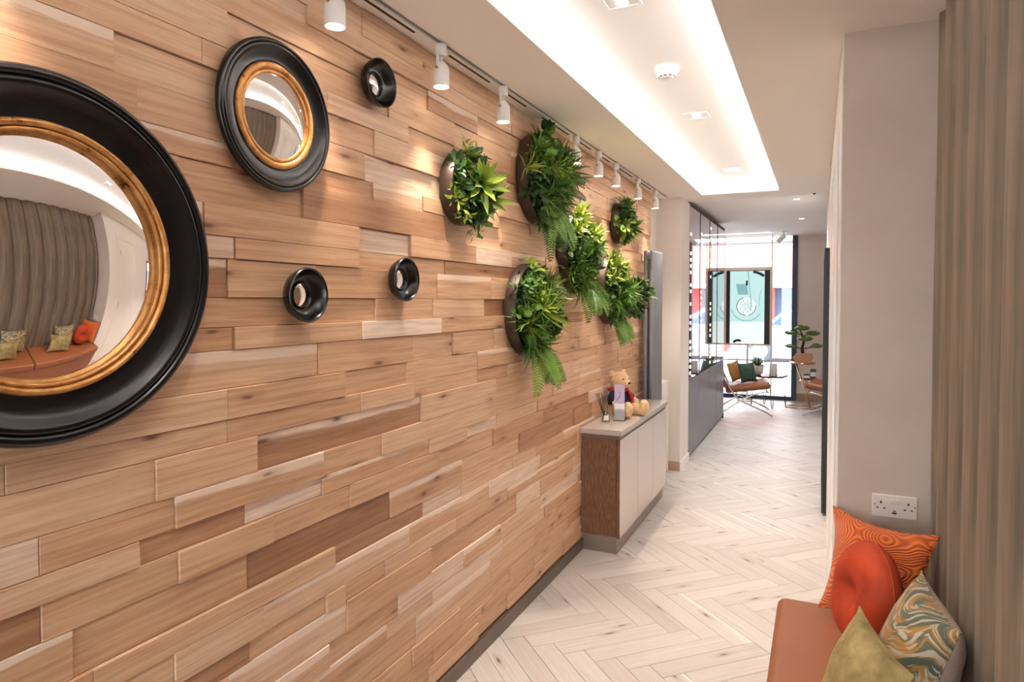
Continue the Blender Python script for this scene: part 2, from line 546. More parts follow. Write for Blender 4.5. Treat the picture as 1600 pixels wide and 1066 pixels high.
# --- herringbone boards
L_, W_ = 0.53, 0.10
c45 = math.sqrt(0.5)
fl_boards = []
rf = random.Random(5)
ox, oy = -0.205 - 0.06, 2.62
def rot45(x, y):          # pattern axes -> room axes (turned by -45 degrees)
    return (c45 * (x + y) + ox, c45 * (-x + y) + oy)
for j in range(-12, 13):
    for k in range(-150, 190):
        for kind in (0, 1):
            if kind == 0:
                x0 = k * W_ + j * L_; y0 = k * W_ - j * L_
                cx, cy = rot45(x0 + L_ / 2, y0 + W_ / 2)
            else:
                x0 = L_ + k * W_ + j * L_; y0 = (k + 1) * W_ - L_ - j * L_
                cx, cy = rot45(x0 + W_ / 2, y0 + L_ / 2)
            if not (YB < cy < YF - 0.1): continue
            far = cy > 7.45
            if not ((-1.5 < cx < 0.3) or (far and -3.5 < cx < 1.6)): continue
            fl_boards.append((cx, cy, kind, x0, y0))
def floor_fn(kind, x0, y0, ccx, ccy, zz, absolute=False):
    g = 0.0008
    def fn(u, v, d):
        if kind == 0: x, y = rot45(x0 + g + u, y0 + g + v)
        else: x, y = rot45(x0 + W_ - g - v, y0 + g + u)
        return (x - ccx, y - ccy, d + zz)
    return fn
def floor_rank(b):
    cx, cy = b[0], b[1]
    inview = cy > 1.9 and -1.4 < cx < 0.2 and cy < 9
    return (0 if inview else 1, cy if cy > 0 else 50 - cy)
fl_boards.sort(key=floor_rank)
rest = []
for i, (cx, cy, kind, x0, y0) in enumerate(fl_boards):
    tn = min(0.95, max(0.1, rf.gauss(0.55, 0.10))); sd = rf.random(); zz = rf.uniform(-0.0005, 0.0003)
    if i < 295:
        me = board_mesh('plank', [(floor_fn(kind, x0, y0, cx, cy, zz), L_ - 0.0016, W_ - 0.0016, tn, sd, 0.006, 0.0012)], M['floor_oak'])
        o = place('plank', me, floor); o.location = (cx, cy, 0)
    else:
        rest.append((floor_fn(kind, x0, y0, 0, 0, zz), L_ - 0.0016, W_ - 0.0016, tn, sd, 0.006, 0.0012))
stuff(place('plank_field', board_mesh('plank_field', rest, M['floor_oak']), floor))

# --- clad left wall
wall_left = struct(MB().box(-1.52, -1.325, YB - 0.1, 5.62, 0, H).build('wall_left', M['sub']))
ROWS = [2.408, 2.322, 2.267, 2.194, 2.105, 2.045, 1.963, 1.879, 1.824, 1.730, 1.656, 1.603, 1.509, 1.437, 1.381, 1.288, 1.214, 1.158, 1.066, 0.993, 0.939, 0.866, 0.771, 0.715, 0.641, 0.586, 0.492, 0.42, 0.366, 0.267, 0.197, 0.14, 0.068]
JOINTS = [(2.408, 2.324, 1.7), (2.398, 2.306, 2.55), (2.387, 2.315, 2.835), (2.321, 2.267, 1.461), (2.311, 2.267, 2.226), (2.266, 2.205, 1.661), (2.259, 2.194, 2.471), (2.194, 2.105, 1.18), (2.191, 2.118, 2.279), (2.186, 2.151, 2.741), (2.1, 2.043, 1.95), (2.046, 1.964, 0.895), (2.044, 1.964, 1.757), (1.953, 1.882, 0.942), (1.951, 1.877, 1.715), (1.877, 1.823, 2.045), (1.877, 1.821, 1.758), (1.826, 1.73, 2.204), (1.811, 1.732, 1.433), (1.731, 1.655, 2.446), (1.731, 1.655, 2.8), (1.73, 1.609, 1.678), (1.73, 1.655, 1.963), (1.659, 1.603, 1.194), (1.602, 1.509, 1.485), (1.599, 1.508, 2.586), (1.508, 1.441, 2.11), (1.436, 1.382, 1.693), (1.436, 1.38, 2.172), (1.38, 1.29, 1.494), (1.377, 1.288, 2.265), (1.377, 1.285, 1.983), (1.288, 1.215, 1.166), (1.287, 1.157, 2.466), (1.217, 1.161, 0.682), (1.213, 1.157, 1.166), (1.213, 1.156, 2.76), (1.212, 1.16, 1.98), (1.16, 1.067, 1.258), (1.158, 1.066, 0.973), (1.157, 1.068, 2.032), (1.153, 1.064, 3.137), (1.066, 0.994, 1.019), (1.065, 0.995, 0.736), (1.065, 0.992, 1.506), (1.063, 0.995, 2.56), (1.063, 0.991, 1.793), (1.06, 0.987, 3.336), (0.992, 0.938, 1.506), (0.991, 0.934, 2.368), (0.991, 0.94, 0.933), (0.99, 0.94, 2.658), (0.989, 0.943, 2.08), (0.988, 0.941, 1.223), (0.983, 0.936, 3.711), (0.937, 0.88, 1.311), (0.936, 0.865, 2.614), (0.936, 0.867, 0.738), (0.934, 0.868, 1.026), (0.933, 0.858, 3.188), (0.93, 0.861, 3.957), (0.861, 0.775, 2.9), (0.86, 0.767, 1.228), (0.86, 0.713, 2.331), (0.856, 0.776, 3.388), (0.854, 0.771, 3.678), (0.771, 0.716, 2.817), (0.77, 0.715, 2.045), (0.769, 0.715, 1.555), (0.768, 0.716, 3.102), (0.713, 0.641, 1.273), (0.712, 0.642, 2.573), (0.709, 0.64, 3.149), (0.645, 0.59, 1.6), (0.642, 0.586, 1.803), (0.64, 0.588, 1.23), (0.638, 0.584, 1.517), (0.637, 0.584, 3.11), (0.585, 0.495, 2.093), (0.581, 0.494, 2.867), (0.58, 0.494, 1.608), (0.573, 0.413, 3.158), (0.569, 0.488, 3.648), (0.491, 0.438, 1.526), (0.488, 0.421, 2.342), (0.482, 0.42, 3.74), (0.418, 0.37, 1.815), (0.413, 0.36, 2.103), (0.362, 0.269, 2.586), (0.345, 0.27, 3.416), (0.265, 0.195, 3.563), (0.264, 0.197, 2.789), (0.262, 0.205, 2.314), (0.192, 0.138, 2.505)]
# (row centre z, y inside the board) -> tone, streak seed, relief level
SPECIAL = [(1.41, 1.9, 0.98, 0.3, 2), (1.69, 2.6, 0.92, 0.3, 2), (0.966, 1.35, 0.95, 0.95, 0), (0.743, 2.2, 0.92, 0.4, 0),
           (1.03, 0.6, 0.9, 0.5, 1), (0.68, 1.45, 0.75, 0.9, 1), (0.82, 1.4, 0.08, 0.61, 0), (0.54, 1.5, 0.8, 0.93, 1),
           (0.54, 1.85, 0.45, 0.3, 2), (1.56, 1.95, 0.4, 0.2, 1), (1.01, 1.3, 0.45, 0.85, 2), (0.966, 1.05, 0.28, 0.3, 0),
           (0.90, 0.55, 0.15, 0.33, 0), (1.92, 1.3, 0.5, 0.2, 1), (0.9, 0.85, 0.5, 0.77, 1), (2.08, 1.85, 0.72, 0.2, 2),
           (1.63, 1.4, 0.5, 0.2, 2), (1.18, 1.4, 0.4, 0.3, 1), (0.9, 2.1, 0.5, 0.2, 2), (1.25, 0.6, 0.2, 0.45, 0)]
rw = random.Random(21)
cl = []
for i in range(len(ROWS) - 1):
    zt, zb = ROWS[i], ROWS[i + 1]
    zc = (zt + zb) / 2
    js = sorted({round(y, 3) for a, b, y in JOINTS if b < zc < a})
    js = [YB] + js + [5.60]
    cuts = [js[0]]
    for a, b in zip(js, js[1:]):
        gap = b - a
        if gap > 0.8:
            n = max(2, round(gap / rw.uniform(0.42, 0.58)))
            ws = [rw.uniform(0.6, 1.4) for _ in range(n)]
            tot = sum(ws); acc = a
            for w in ws[:-1]:
                acc += gap * w / tot; cuts.append(acc)
        cuts.append(b)
    lev = -1
    for a, b in zip(cuts, cuts[1:]):
        lev = (1 if rw.random() < 0.7 else 2) if rw.random() < 0.42 else rw.choice([q for q in (0, 1, 2) if q != lev])
        tn = min(0.9, max(0.2, rw.gauss(0.53, 0.095))); sd = rw.random()
        if rw.random() < 0.06: tn = 0.9
        if rw.random() < 0.06: tn = 0.18
        for (sz, sy, st, ss, sl) in SPECIAL:
            if zb < sz < zt and a < sy < b:
                tn, sd, lev = st, ss, sl
        cl.append((a, b, zb, zt, tn, sd, lev))
def wall_rank(c):
    a, b, zb, zt = c[:4]
    ym = max((a + b) / 2, 0.0)
    vis = b > 0.62 and a < 5.45
    return (0 if vis else 1, ym)
cl.sort(key=wall_rank)
REL = (-0.005, 0.0, 0.005)
rest = []
def wall_fn(a, zb, x, oyy, ozz):
    def fn(u, v, d):
        return (x + d, a + 0.0005 + u - oyy, zb + 0.0006 + v - ozz)
    return fn
for i, (a, b, zb, zt, tn, sd, lev) in enumerate(cl):
    x = XW + REL[lev] + rw.uniform(-0.0012, 0.0012)
    Lb, Wb = b - a - 0.001, zt - zb - 0.0012
    if i < 298:
        me = board_mesh('plank', [(wall_fn(a, zb, 0, (a + b) / 2, (zb + zt) / 2), Lb, Wb, tn, sd, 0.02, 0.001)], M['oak'])
        o = place('plank', me, wall_left); o.location = (x, (a + b) / 2, (zb + zt) / 2)
    else:
        rest.append((wall_fn(a, zb, x, 0, 0), Lb, Wb, tn, sd, 0.02, 0.001))
stuff(place('plank_field', board_mesh('plank_field', rest, M['oak']), wall_left))
struct(MB().box(-1.324, -1.281, YB, 5.62, 0.0, 0.064, 0.002).build('baseboard_left', M['skirt']))

# --- pillar between the cladding and the glazed cabinets
pil = struct(MB().box(-1.52, -1.325, 5.62, 5.95, 0, H).box(-1.52, -1.108, 5.95, 6.36, 0, H).build('wall_pillar', M['wall']))
struct(MB().box(-1.30, -1.102, 5.938, 5.9495, 0, 0.075, 0.002).build('baseboard_pillar', M['tan_skirt']))
struct(MB().box(-1.1075, -1.096, 5.938, 6.36, 0, 0.075, 0.002).build('baseboard_pillar_side', M['white']))
struct(MB().box(-1.324, -1.205, 5.66, 5.9495, 0, 0.80, 0.003).build('trim_pipe_boxing', M['white']))

# --- right side: nook return wall, corridor wall, upholstered wall
XC = 0.066
struct(MB().box(XC, 1.75, 2.55, 7.45, 0, HF + 0.1).build('wall_nook', M['wallpaper']))
wr = struct(MB().box(0.372, 0.5, YB, 2.5495, 0, H).build('wall_right', M['sub']))
cuts = [2.545, 2.472 - 0.015]
y = 2.457
while y > YB + 0.15:
    y -= 0.190
    cuts.append(y)
for ya, yb in zip(cuts[1:], cuts):
    mb = MB()
    n = 14; nz = 24
    vs = []; fs = []
    for q in range(nz + 1):
        z = 0.02 + (H - 0.022) * q / nz
        for k in range(n + 1):
            t = k / n
            wob = 0.0015 * math.sin(z * 5 + ya * 13)
            bul = 0.034 * (1 - abs(2 * t - 1) ** 2.6) + wob * (1 - abs(2 * t - 1))
            vs.append((0.371 - 0.004 - bul, ya + 0.0008 + (yb - ya - 0.0016) * t, z))
    for q in range(nz):
        for k in range(n):
            a = q * (n + 1) + k
            fs.append((a, a + 1, a + n + 2, a + n + 1))
    mb.add(vs, fs, None, True)
    b = len(mb.v)
    mb.add([(0.3715, ya, 0.02), (0.3715, yb, 0.02), (0.3715, yb, H - 0.002), (0.3715, ya, H - 0.002)], [(0, 1, 2, 3)])
    mb.build('padded_channel', M['channel'], wr, origin=(0.37, (ya + yb) / 2, 0))
struct(MB().box(-1.52, -1.2, YB - 0.12, YB, 0, H).box(-0.30, 1.75, YB - 0.12, YB, 0, H).box(-1.2, -0.30, YB - 0.12, YB, 2.1, H).build('wall_back', M['wall']))
w2 = struct(MB().box(-1.2, -1.14, YB - 0.1, YB - 0.02, 0, 2.1).box(-0.36, -0.30, YB - 0.1, YB - 0.02, 0, 2.1).box(-1.14, -0.36, YB - 0.1, YB - 0.02, 2.04, 2.1).box(-1.14, -0.36, YB - 0.1, YB - 0.02, 0, 0.08).build('window_2', M['navyframe']))
MB().box(-1.14, -0.36, YB - 0.064, YB - 0.056, 0.08, 2.04).build('pane', M['pane'], w2)
struct(MB().box(-12, 12, YB - 14, YB - 0.121, -0.2, -0.02).build('ground_yard', M['kerb']))

# --- ceiling with the lit cove
CX0, CX1, CYE, CYS = -0.925, -0.305, 5.88, -1.35
TX0, TX1, TYE, TYS = CX0 - 0.11, CX1 + 0.11, CYE + 0.11, CYS - 0.11
ceil = MB()
ceil.box(-1.52, CX0, YB - 0.12, 6.25, H, H + 0.02)
ceil.box(CX1, 1.75, YB - 0.12, 6.25, H, H + 0.02)
ceil.box(CX0, CX1, YB - 0.12, CYS, H, H + 0.02)
ceil.box(CX0, CX1, CYE, 6.25, H, H + 0.02)
ceiling = struct(ceil.build('ceiling', M['ceil']))
tr = MB()
tr.box(TX0 - 0.05, TX1 + 0.05, TYS - 0.05, TYE + 0.05, HT, HT + 0.05)
tr.box(TX0 - 0.05, TX0, TYS - 0.05, TYE + 0.05, H + 0.02, HT)
tr.box(TX1, TX1 + 0.05, TYS - 0.05, TYE + 0.05, H + 0.02, HT)
tr.box(TX0, TX1, TYS - 0.05, TYS, H + 0.02, HT)
tr.box(TX0, TX1, TYE, TYE + 0.05, H + 0.02, HT)
tr.build('cove_tray', M['ceil'], ceiling)
ed = MB()
ed.box(CX0 - 0.004, CX0 + 0.004, CYS, CYE, H - 0.003, H + 0.022)
ed.box(CX1 - 0.004, CX1 + 0.004, CYS, CYE, H - 0.003, H + 0.022)
ed.box(CX0, CX1, CYE - 0.004, CYE + 0.004, H - 0.003, H + 0.022)
ed.box(CX0, CX1, CYS - 0.004, CYS + 0.004, H - 0.003, H + 0.022)
ed.build('cove_edge_trim', M['white'], ceiling)
for (x0, x1, y0, y1) in ((TX0 + 0.012, TX0 + 0.028, TYS + 0.03, TYE - 0.03), (TX1 - 0.028, TX1 - 0.012, TYS + 0.03, TYE - 0.03),
                         (TX0 + 0.05, TX1 - 0.05, TYE - 0.028, TYE - 0.012), (TX0 + 0.05, TX1 - 0.05, TYS + 0.012, TYS + 0.028)):
    MB().box(x0, x1, y0, y1, H + 0.021, H + 0.026).build('led_strip', M['led'], ceiling)
MB().box(-3.6, 1.75, 6.25, YF + 0.1, HF, HF + 0.1).box(-1.52, 1.75, 6.2, 6.25, H + 0.02, HF + 0.1).build('far_ceiling', M['ceil'], ceiling)

# --- far room walls
struct(MB().box(-3.7, -3.6, 6.2, YF + 0.1, 0, HF).build('wall_far_left', M['wall']))
struct(MB().box(-3.6, -1.525, 6.2, 6.36, 0, HF).build('wall_far_partition', M['wall']))
struct(MB().box(1.75, 1.85, 7.3, YF + 0.1, 0, HF).build('wall_far_right', M['beige']))
struct(MB().box(-0.30, 1.75, YF - 0.02, YF + 0.12, 0, HF).build('wall_far', M['beige']))
struct(MB().box(-0.30, 1.75, YF - 0.034, YF - 0.0205, 0, 0.11).build('baseboard_far', M['tan_skirt']))

# --- shop window
win = struct(MB().box(-0.375, -0.301, YF - 0.04, YF + 0.06, 0.0, HF).box(-3.6, -0.375, YF - 0.04, YF + 0.06, 0.0, 0.055)
             .box(-3.6, -3.53, YF - 0.04, YF + 0.06, 0.0, HF).build('window_1', M['navyframe']))
for (x0, x1) in ((-3.53, -2.6), (-2.6, -1.68), (-1.68, -0.655), (-0.655, -0.375)):
    MB().box(x0 + 0.004, x1 - 0.004, YF + 0.006, YF + 0.014, 0.055, HF - 0.002).build('pane', M['pane'], win)
for x in (-2.6, -1.68):
    MB().box(x - 0.02, x + 0.02, YF - 0.02, YF + 0.04, 0.055, HF).build('mullion', M['display'], win)
MB().box(-0.668, -0.650, YF - 0.03, YF + 0.005, 0.055, HF).build('glass_joint', M['display'], win)
MB().box(-3.53, -0.375, YF - 0.02, YF + 0.005, 0.585, 0.60).build('transom', M['radiator'], win)

# --- door on the white corridor wall
cw = struct(MB().box(XC - 0.004, XC - 0.0003, 2.5505, 7.4, 0, H - 0.001).build('wall_corridor', M['white']))
d1 = struct(MB().box(XC - 0.016, XC - 0.0045, 2.90, 2.98, 0, 2.16, 0.003).box(XC - 0.016, XC - 0.0045, 3.78, 3.86, 0, 2.16, 0.003)
            .box(XC - 0.016, XC - 0.0045, 2.98, 3.78, 2.08, 2.16, 0.003).build('door_1', M['white']))
MB().box(XC - 0.011, XC - 0.0045, 2.984, 3.776, 0.006, 2.076, 0.001).build('door_leaf', M['white'], d1)
for z in (1.02, 1.86):
    MB().box(XC - 0.0125, XC - 0.0108, 2.988, 3.004, z - 0.05, z + 0.05).build('strike_plate', M['plinth'], d1)
MB().box(XC - 0.0132, XC - 0.0126, 2.992, 3.0, 0.995, 1.03).build('keyhole', M['dark_slot'], d1)
pn = thing('wall_mirror', 'tall black-framed full-length panel on the white corridor wall', 'mirror', (XC, 5.5, 0.02))
fr = MB()
fr.box(-0.036, -0.0045, -0.40, -0.37, 0, 1.85).box(-0.036, -0.0045, 0.37, 0.40, 0, 1.85).box(-0.036, -0.0045, -0.37, 0.37, 0, 0.03).box(-0.036, -0.0045, -0.37, 0.37, 1.82, 1.85)
fr.build('frame', M['blackmatte'], pn)
MB().box(-0.02, -0.0045, -0.37, 0.37, 0.03, 1.82).build('glass', M['mirror'], pn)

# ================================================================== CEILING FITTINGS
# track
trk = thing('lighting_track', 'long white recessed lighting track along the top of the wood wall', 'track', (-1.24, 3.0, H))
MB().box(-0.018, 0.018, -4.6, 2.85, -0.010, -0.0005).build('rail', M['lamp_white'], trk)
MB().box(0.0182, 0.026, -4.6, 2.85, -0.004, -0.0005).build('rail_edge', M['radiator'], trk)
for a, b in ((0.9, 1.30), (1.45, 1.91), (2.14, 2.47), (2.60, 2.844), (3.04, 3.42), (3.54, 3.804), (3.93, 4.19), (4.33, 4.77), (4.92, 5.35)):
    MB().box(-0.006, 0.004, a - 3.0, b - 3.0, -0.0115, -0.0102).build('track_slot', M['dark_slot'], trk)

SPOTS = [(0.62, 2.253), (1.475, 2.253), (2.04, 2.253), (2.545, 2.25), (3.465, 2.253), (3.875, 2.247), (4.253, 2.245), (4.834, 2.236), (5.40, 2.235)]
SPLAB = ['white track spotlight out of frame before the big round mirror',
         'white track spotlight above the medium gilt-ringed mirror, cut by the top edge',
         'white track spotlight just right of the topmost small black mirror',
         'white track spotlight between the small top mirror and the large upper planter',
         'white track spotlight right beside the large upper planter',
         'white track spotlight second after the large upper planter',
         'white track spotlight above the farthest small planter',
         'white track spotlight second from the pillar end of the track',
         'last white track spotlight, next to the pale pillar']
base_spot = None
XS = -1.215
def copy_tree(o, parent=None):
    c = o.copy(); LINK(c)
    if parent is not None: c.parent = parent
    for ch in list(o.children):
        copy_tree(ch, c)
    return c
for i, ((y, zb), lab) in enumerate(zip(SPOTS, SPLAB)):
    if base_spot is None:
        t = thing('track_spotlight', lab, 'spotlight', (XS, y, H - 0.011), 0, 'spotlights along the track')
        sharp(MB().lathe([(0.019, 0.0), (0.020, -0.004), (0.020, -0.036), (0.017, -0.040)], 28).build('adapter', M['lamp_white'], t))
        MB().box(-0.005, 0.005, -0.028, -0.021, -0.092, -0.034, 0.001).build('yoke', M['lamp_white'], t)
        MB().lathe([(0.005, -0.006), (0.005, 0.006)], 12, Matrix.Translation((0, -0.027, -0.086)) @ Matrix.Rotation(PI / 2, 4, 'X')).build('yoke_screw', M['brass'], t)
        hd = sharp(MB().lathe([(0.010, -0.058), (0.018, -0.066), (0.026, -0.078), (0.0285, -0.090), (0.0285, -0.146), (0.0265, -0.147), (0.0245, -0.140)], 32, cap1=False).build('lamp_head', M['lamp_white'], t), 50)
        MB().lathe([(0.0001, -0.139), (0.0246, -0.139)], 28, cap0=False, cap1=False).build('bulb', M['bulb'], hd)
        MB().lathe([(0.006, -0.04), (0.006, -0.06)], 12).build('stem', M['lamp_white'], t)
        base_spot = t
    else:
        t = copy_tree(base_spot)
        t.location = (XS, y, H - 0.011)
        t['label'] = lab
for i, (y, zb) in enumerate(SPOTS):
    ld = bpy.data.lights.new('track_beam', 'SPOT')
    ld.energy = SPOT_POWER; ld.color = (1.0, 0.84, 0.68)
    ld.spot_size = math.radians(78); ld.spot_blend = 0.7; ld.shadow_soft_size = 0.022
    lo = bpy.data.objects.new('track_beam', ld); LINK(lo)
    lo.location = (XS, y, H - 0.011 - 0.152)
    lo.rotation_euler = (math.radians(2), math.radians(-14), 0)

# smoke detector, downlights
sd = thing('smoke_detector', 'round white smoke detector in the middle of the lit ceiling cove', 'detector', (-0.603, 2.885, HT))
sharp(MB().lathe([(0.050, 0), (0.052, -0.006), (0.052, -0.016), (0.046, -0.020)], 40).build('base', M['lamp_white'], sd))
sharp(MB().lathe([(0.045, -0.0201), (0.044, -0.028), (0.036, -0.040), (0.030, -0.046), (0.022, -0.050), (0.001, -0.051)], 40, cap1=False).build('head', M['lamp_white'], sd), 40)
for k in range(10):
    a = 2 * PI * k / 10
    MB().box(-0.006, 0.006, -0.001, 0.001, -0.002, 0.002, mat=Matrix.Rotation(a, 4, 'Z') @ Matrix.Translation((0, 0.0335, -0.043)) @ Matrix.Rotation(-0.65, 4, 'X')).build('vent_slot', M['dark_slot'], sd)
for y, lab in ((2.18, 'square twin downlight at the top edge of the picture, before the smoke detector'),
               (3.69, 'square twin downlight just beyond the smoke detector'),
               (5.30, 'square twin downlight at the far end of the lit cove'),
               (0.65, 'unseen square twin downlight added for light in the cove beside the viewer, above the frame'),  # this and the next fitting are unseen, added to light the near end
               (-0.8, 'unseen square twin downlight added for light in the cove behind the viewer')):
    t = thing('downlight', lab, 'downlight', (-0.612, y, HT), 0, 'twin downlights in the cove')
    fr = MB()
    s_ = 0.062
    fr.box(-s_, s_, -s_, -s_ + 0.012, -0.005, 0).box(-s_, s_, s_ - 0.012, s_, -0.005, 0).box(-s_, -s_ + 0.012, -s_ + 0.012, s_ - 0.012, -0.005, 0).box(s_ - 0.012, s_, -s_ + 0.012, s_ - 0.012, -0.005, 0)
    fr.build('frame', M['lamp_white'], t)
    MB().box(-s_ + 0.012, s_ - 0.012, -s_ + 0.012, s_ - 0.012, -0.002, -0.0003).build('plate', M['lamp_white'], t)
    for dy in (-0.024, 0.024):
        MB().lathe([(0.020, -0.0024), (0.020, -0.0032)], 20, Matrix.Translation((0, dy, 0))).build('lamp', M['bulbw'], t)
for n_, (x, y, z) in enumerate(((-0.612, 2.18, HT), (-0.612, 3.69, HT), (-0.612, 5.30, HT), (-0.612, 0.65, HT), (-0.612, -0.8, HT), (-0.212, 7.03, HF), (-0.205, 8.7, HF))):  # fourth and fifth beams belong to the added, unseen cove fittings
    ld = bpy.data.lights.new('downlight_beam', 'SPOT')
    ld.energy = DOWN_POWER if n_ < 5 else FAR_POWER
    ld.color = (1.0, 0.95, 0.90); ld.spot_size = math.radians(110); ld.spot_blend = 0.9; ld.shadow_soft_size = 0.03
    lo = bpy.data.objects.new('downlight_beam', ld); LINK(lo); lo.location = (x, y, z - 0.02)
for (x, y), lab in (((-0.212, 7.03), 'small round downlight nearer the cove in the far ceiling'), ((-0.205, 8.7), 'small round downlight nearer the shop window in the far ceiling')):
    t = thing('downlight', lab, 'downlight', (x, y, HF), 0, 'round downlights in the far room')
    sharp(MB().lathe([(0.030, -0.0003), (0.045, -0.0003), (0.045, -0.004), (0.030, -0.005)], 28, cap0=False, cap1=False).build('ring', M['lamp_white'], t))
    MB().lathe([(0.0001, -0.002), (0.0305, -0.002)], 24, cap0=False, cap1=False).build('lamp', M['bulbw'], t)
t = thing('ceiling_sensor', 'tiny black sensor on the ceiling beyond the cove', 'sensor', (-0.05, 6.18, H))
MB().lathe([(0.012, -0.0003), (0.012, -0.006), (0.008, -0.010)], 16).build('sensor_body', M['blackmatte'], t)
t = thing('ceiling_spotlight', 'white adjustable spotlight on the ceiling before the shop window', 'spotlight', (-0.47, 10.2, HF))
sharp(MB().lathe([(0.055, -0.0003), (0.055, -0.012), (0.012, -0.014), (0.012, -0.06)], 24).build('mount', M['lamp_white'], t))
sharp(MB().lathe([(0.030, 0.05), (0.034, 0.045), (0.034, -0.085), (0.028, -0.088)], 24, Matrix.Translation((-0.02, 0, -0.085)) @ Matrix.Rotation(math.radians(48), 4, 'Y')).build('lamp_head', M['lamp_white'], t))

t = thing('linear_light', 'slim white linear light in the ceiling just before the shop window', 'ceiling light', (-1.05, 10.22, HF))
MB().box(-0.42, 0.42, -0.055, -0.04, -0.006, -0.0003).box(-0.42, 0.42, 0.04, 0.055, -0.006, -0.0003).box(-0.42, -0.405, -0.04, 0.04, -0.006, -0.0003).box(0.405, 0.42, -0.04, 0.04, -0.006, -0.0003).build('frame', M['lamp_white'], t)
MB().box(-0.405, 0.405, -0.04, 0.04, -0.003, -0.0003).build('diffuser', M['diffuser'], t)
# ================================================================== CONVEX MIRRORS
TOX = Matrix.Rotation(PI / 2, 4, 'Y')      # +Z -> +X
def gilt_mirror(y, z, R, lab, gold_in, gold_out):
    t = thing('convex_mirror', lab, 'mirror', (XW + 0.006, y, z), 0, 'round convex mirrors on the wood wall')
    k = R / 0.34
    prof = [(0.93 * R, 0.0), (0.985 * R, 0.006), (R, 0.018 * k), (R, 0.034 * k), (0.985 * R, 0.043 * k), (0.962 * R, 0.046 * k), (0.945 * R, 0.042 * k), (0.938 * R, 0.038 * k),
            (0.925 * R, 0.043 * k), (0.908 * R, 0.044 * k), (0.892 * R, 0.040 * k), (0.86 * R, 0.030 * k), (0.82 * R, 0.0225 * k), (gold_out * R + 0.03 * R, 0.0185 * k), (gold_out * R, 0.018 * k), (gold_out * R - 0.004, 0.004)]
    sharp(MB().lathe(prof, 128, TOX, cap0=True, cap1=False).build('frame', M['black'], t), 60)
    g0, g1 = gold_in * R, gold_out * R
    w = g1 - g0
    gp = [(g1, 0.016 * k)]
    for q in range(9):
        a = PI * q / 8
        gp.append((g1 - w * 0.30 + w * 0.30 * math.cos(a), 0.020 * k + 0.010 * k * math.sin(a)))
    for q in range(9):
        a = PI * q / 8
        gp.append((g1 - w * 0.80 + w * 0.20 * math.cos(a), 0.018 * k + 0.006 * k * math.sin(a)))
    gp.append((g0, 0.008))
    sharp(MB().lathe(gp, 128, TOX, cap0=False, cap1=False).build('gilt_ring', M['gold'], t), 60)
    r = g0 + 0.002; sag = 0.185 * r; Rs = (r * r + sag * sag) / (2 * sag)
    mp = []
    for q in range(25):
        rr = r * (1 - q / 24)
        mp.append((max(rr, 1e-4), 0.010 + math.sqrt(Rs * Rs - rr * rr) - (Rs - sag)))
    MB().lathe(mp, 128, TOX, cap0=False, cap1=False).build('mirror_glass', M['mirror'], t)
gilt_mirror(0.745, 1.577, 0.338, 'large round black convex mirror with thin gilt ring, cut by the left edge', 0.665, 0.735)
gilt_mirror(1.322, 1.978, 0.193, 'medium round black convex mirror with broad gilt ring', 0.55, 0.70)

def small_mirror(y, z, R, lab, tilt=0):
    t = thing('convex_mirror', lab, 'mirror', (XW + 0.006, y, z), 0, 'round convex mirrors on the wood wall')
    d = 0.042
    prof = [(0.60 * R, 0), (0.86 * R, 0.008), (0.97 * R, 0.026), (R, d - 0.006), (0.985 * R, d), (0.95 * R, d + 0.002), (0.915 * R, d), (0.90 * R, d - 0.003)]
    for q in range(1, 9):
        a = q / 8
        prof.append((R * (0.90 - 0.38 * a), d - 0.003 - 0.026 * (1 - (1 - a) ** 2.2)))
    prof += [(0.50 * R, 0.0165), (0.47 * R, 0.018), (0.43 * R, 0.0155), (0.41 * R, 0.012)]
    sharp(MB().lathe(prof, 72, TOX, cap1=False).build('frame', M['black'], t), 60)
    r = 0.42 * R; sag = 0.22 * r; Rs = (r * r + sag * sag) / (2 * sag)
    mp = [(max(r * (1 - q / 12), 1e-4), 0.011 + math.sqrt(Rs * Rs - (r * (1 - q / 12)) ** 2) - (Rs - sag)) for q in range(13)]
    MB().lathe(mp, 48, TOX, cap0=False, cap1=False).build('mirror_glass', M['mirror'], t)
small_mirror(1.742, 2.184, 0.076, 'small black bowl-shaped mirror at the top, right of the medium mirror')
small_mirror(1.405, 1.517, 0.075, 'small black bowl-shaped mirror below the medium gilt-ringed mirror')
small_mirror(1.876, 1.573, 0.0735, 'small black bowl-shaped mirror at mid height, farther right of its twin')

# ================================================================== PLANTERS
def blade(mb, base, dirv, up, L, W, droop, segs=4, fold=0.25, mi=0, taper=1.0):
    d = dirv.normalized(); side = d.cross(up).normalized(); nrm = side.cross(d).normalized()
    vs = []; fs = []
    for i in range(segs + 1):
        t = i / segs
        c = base + d * (L * t) + Vector((0, 0, -1)) * (droop * L * t * t) + nrm * (0.10 * L * math.sin(PI * t) * 0.5)
        w = W * (math.sin(PI * min(1, (t * 0.86 + 0.12))) ** taper) if i < segs else W * 0.04
        vs += [c - side * w, c - nrm * (w * fold), c + side * w]
    for i in range(segs):
        a = i * 3
        fs += [(a, a + 1, a + 4, a + 3), (a + 1, a + 2, a + 5, a + 4)]
    mb.add(vs, fs, None, True, mi)

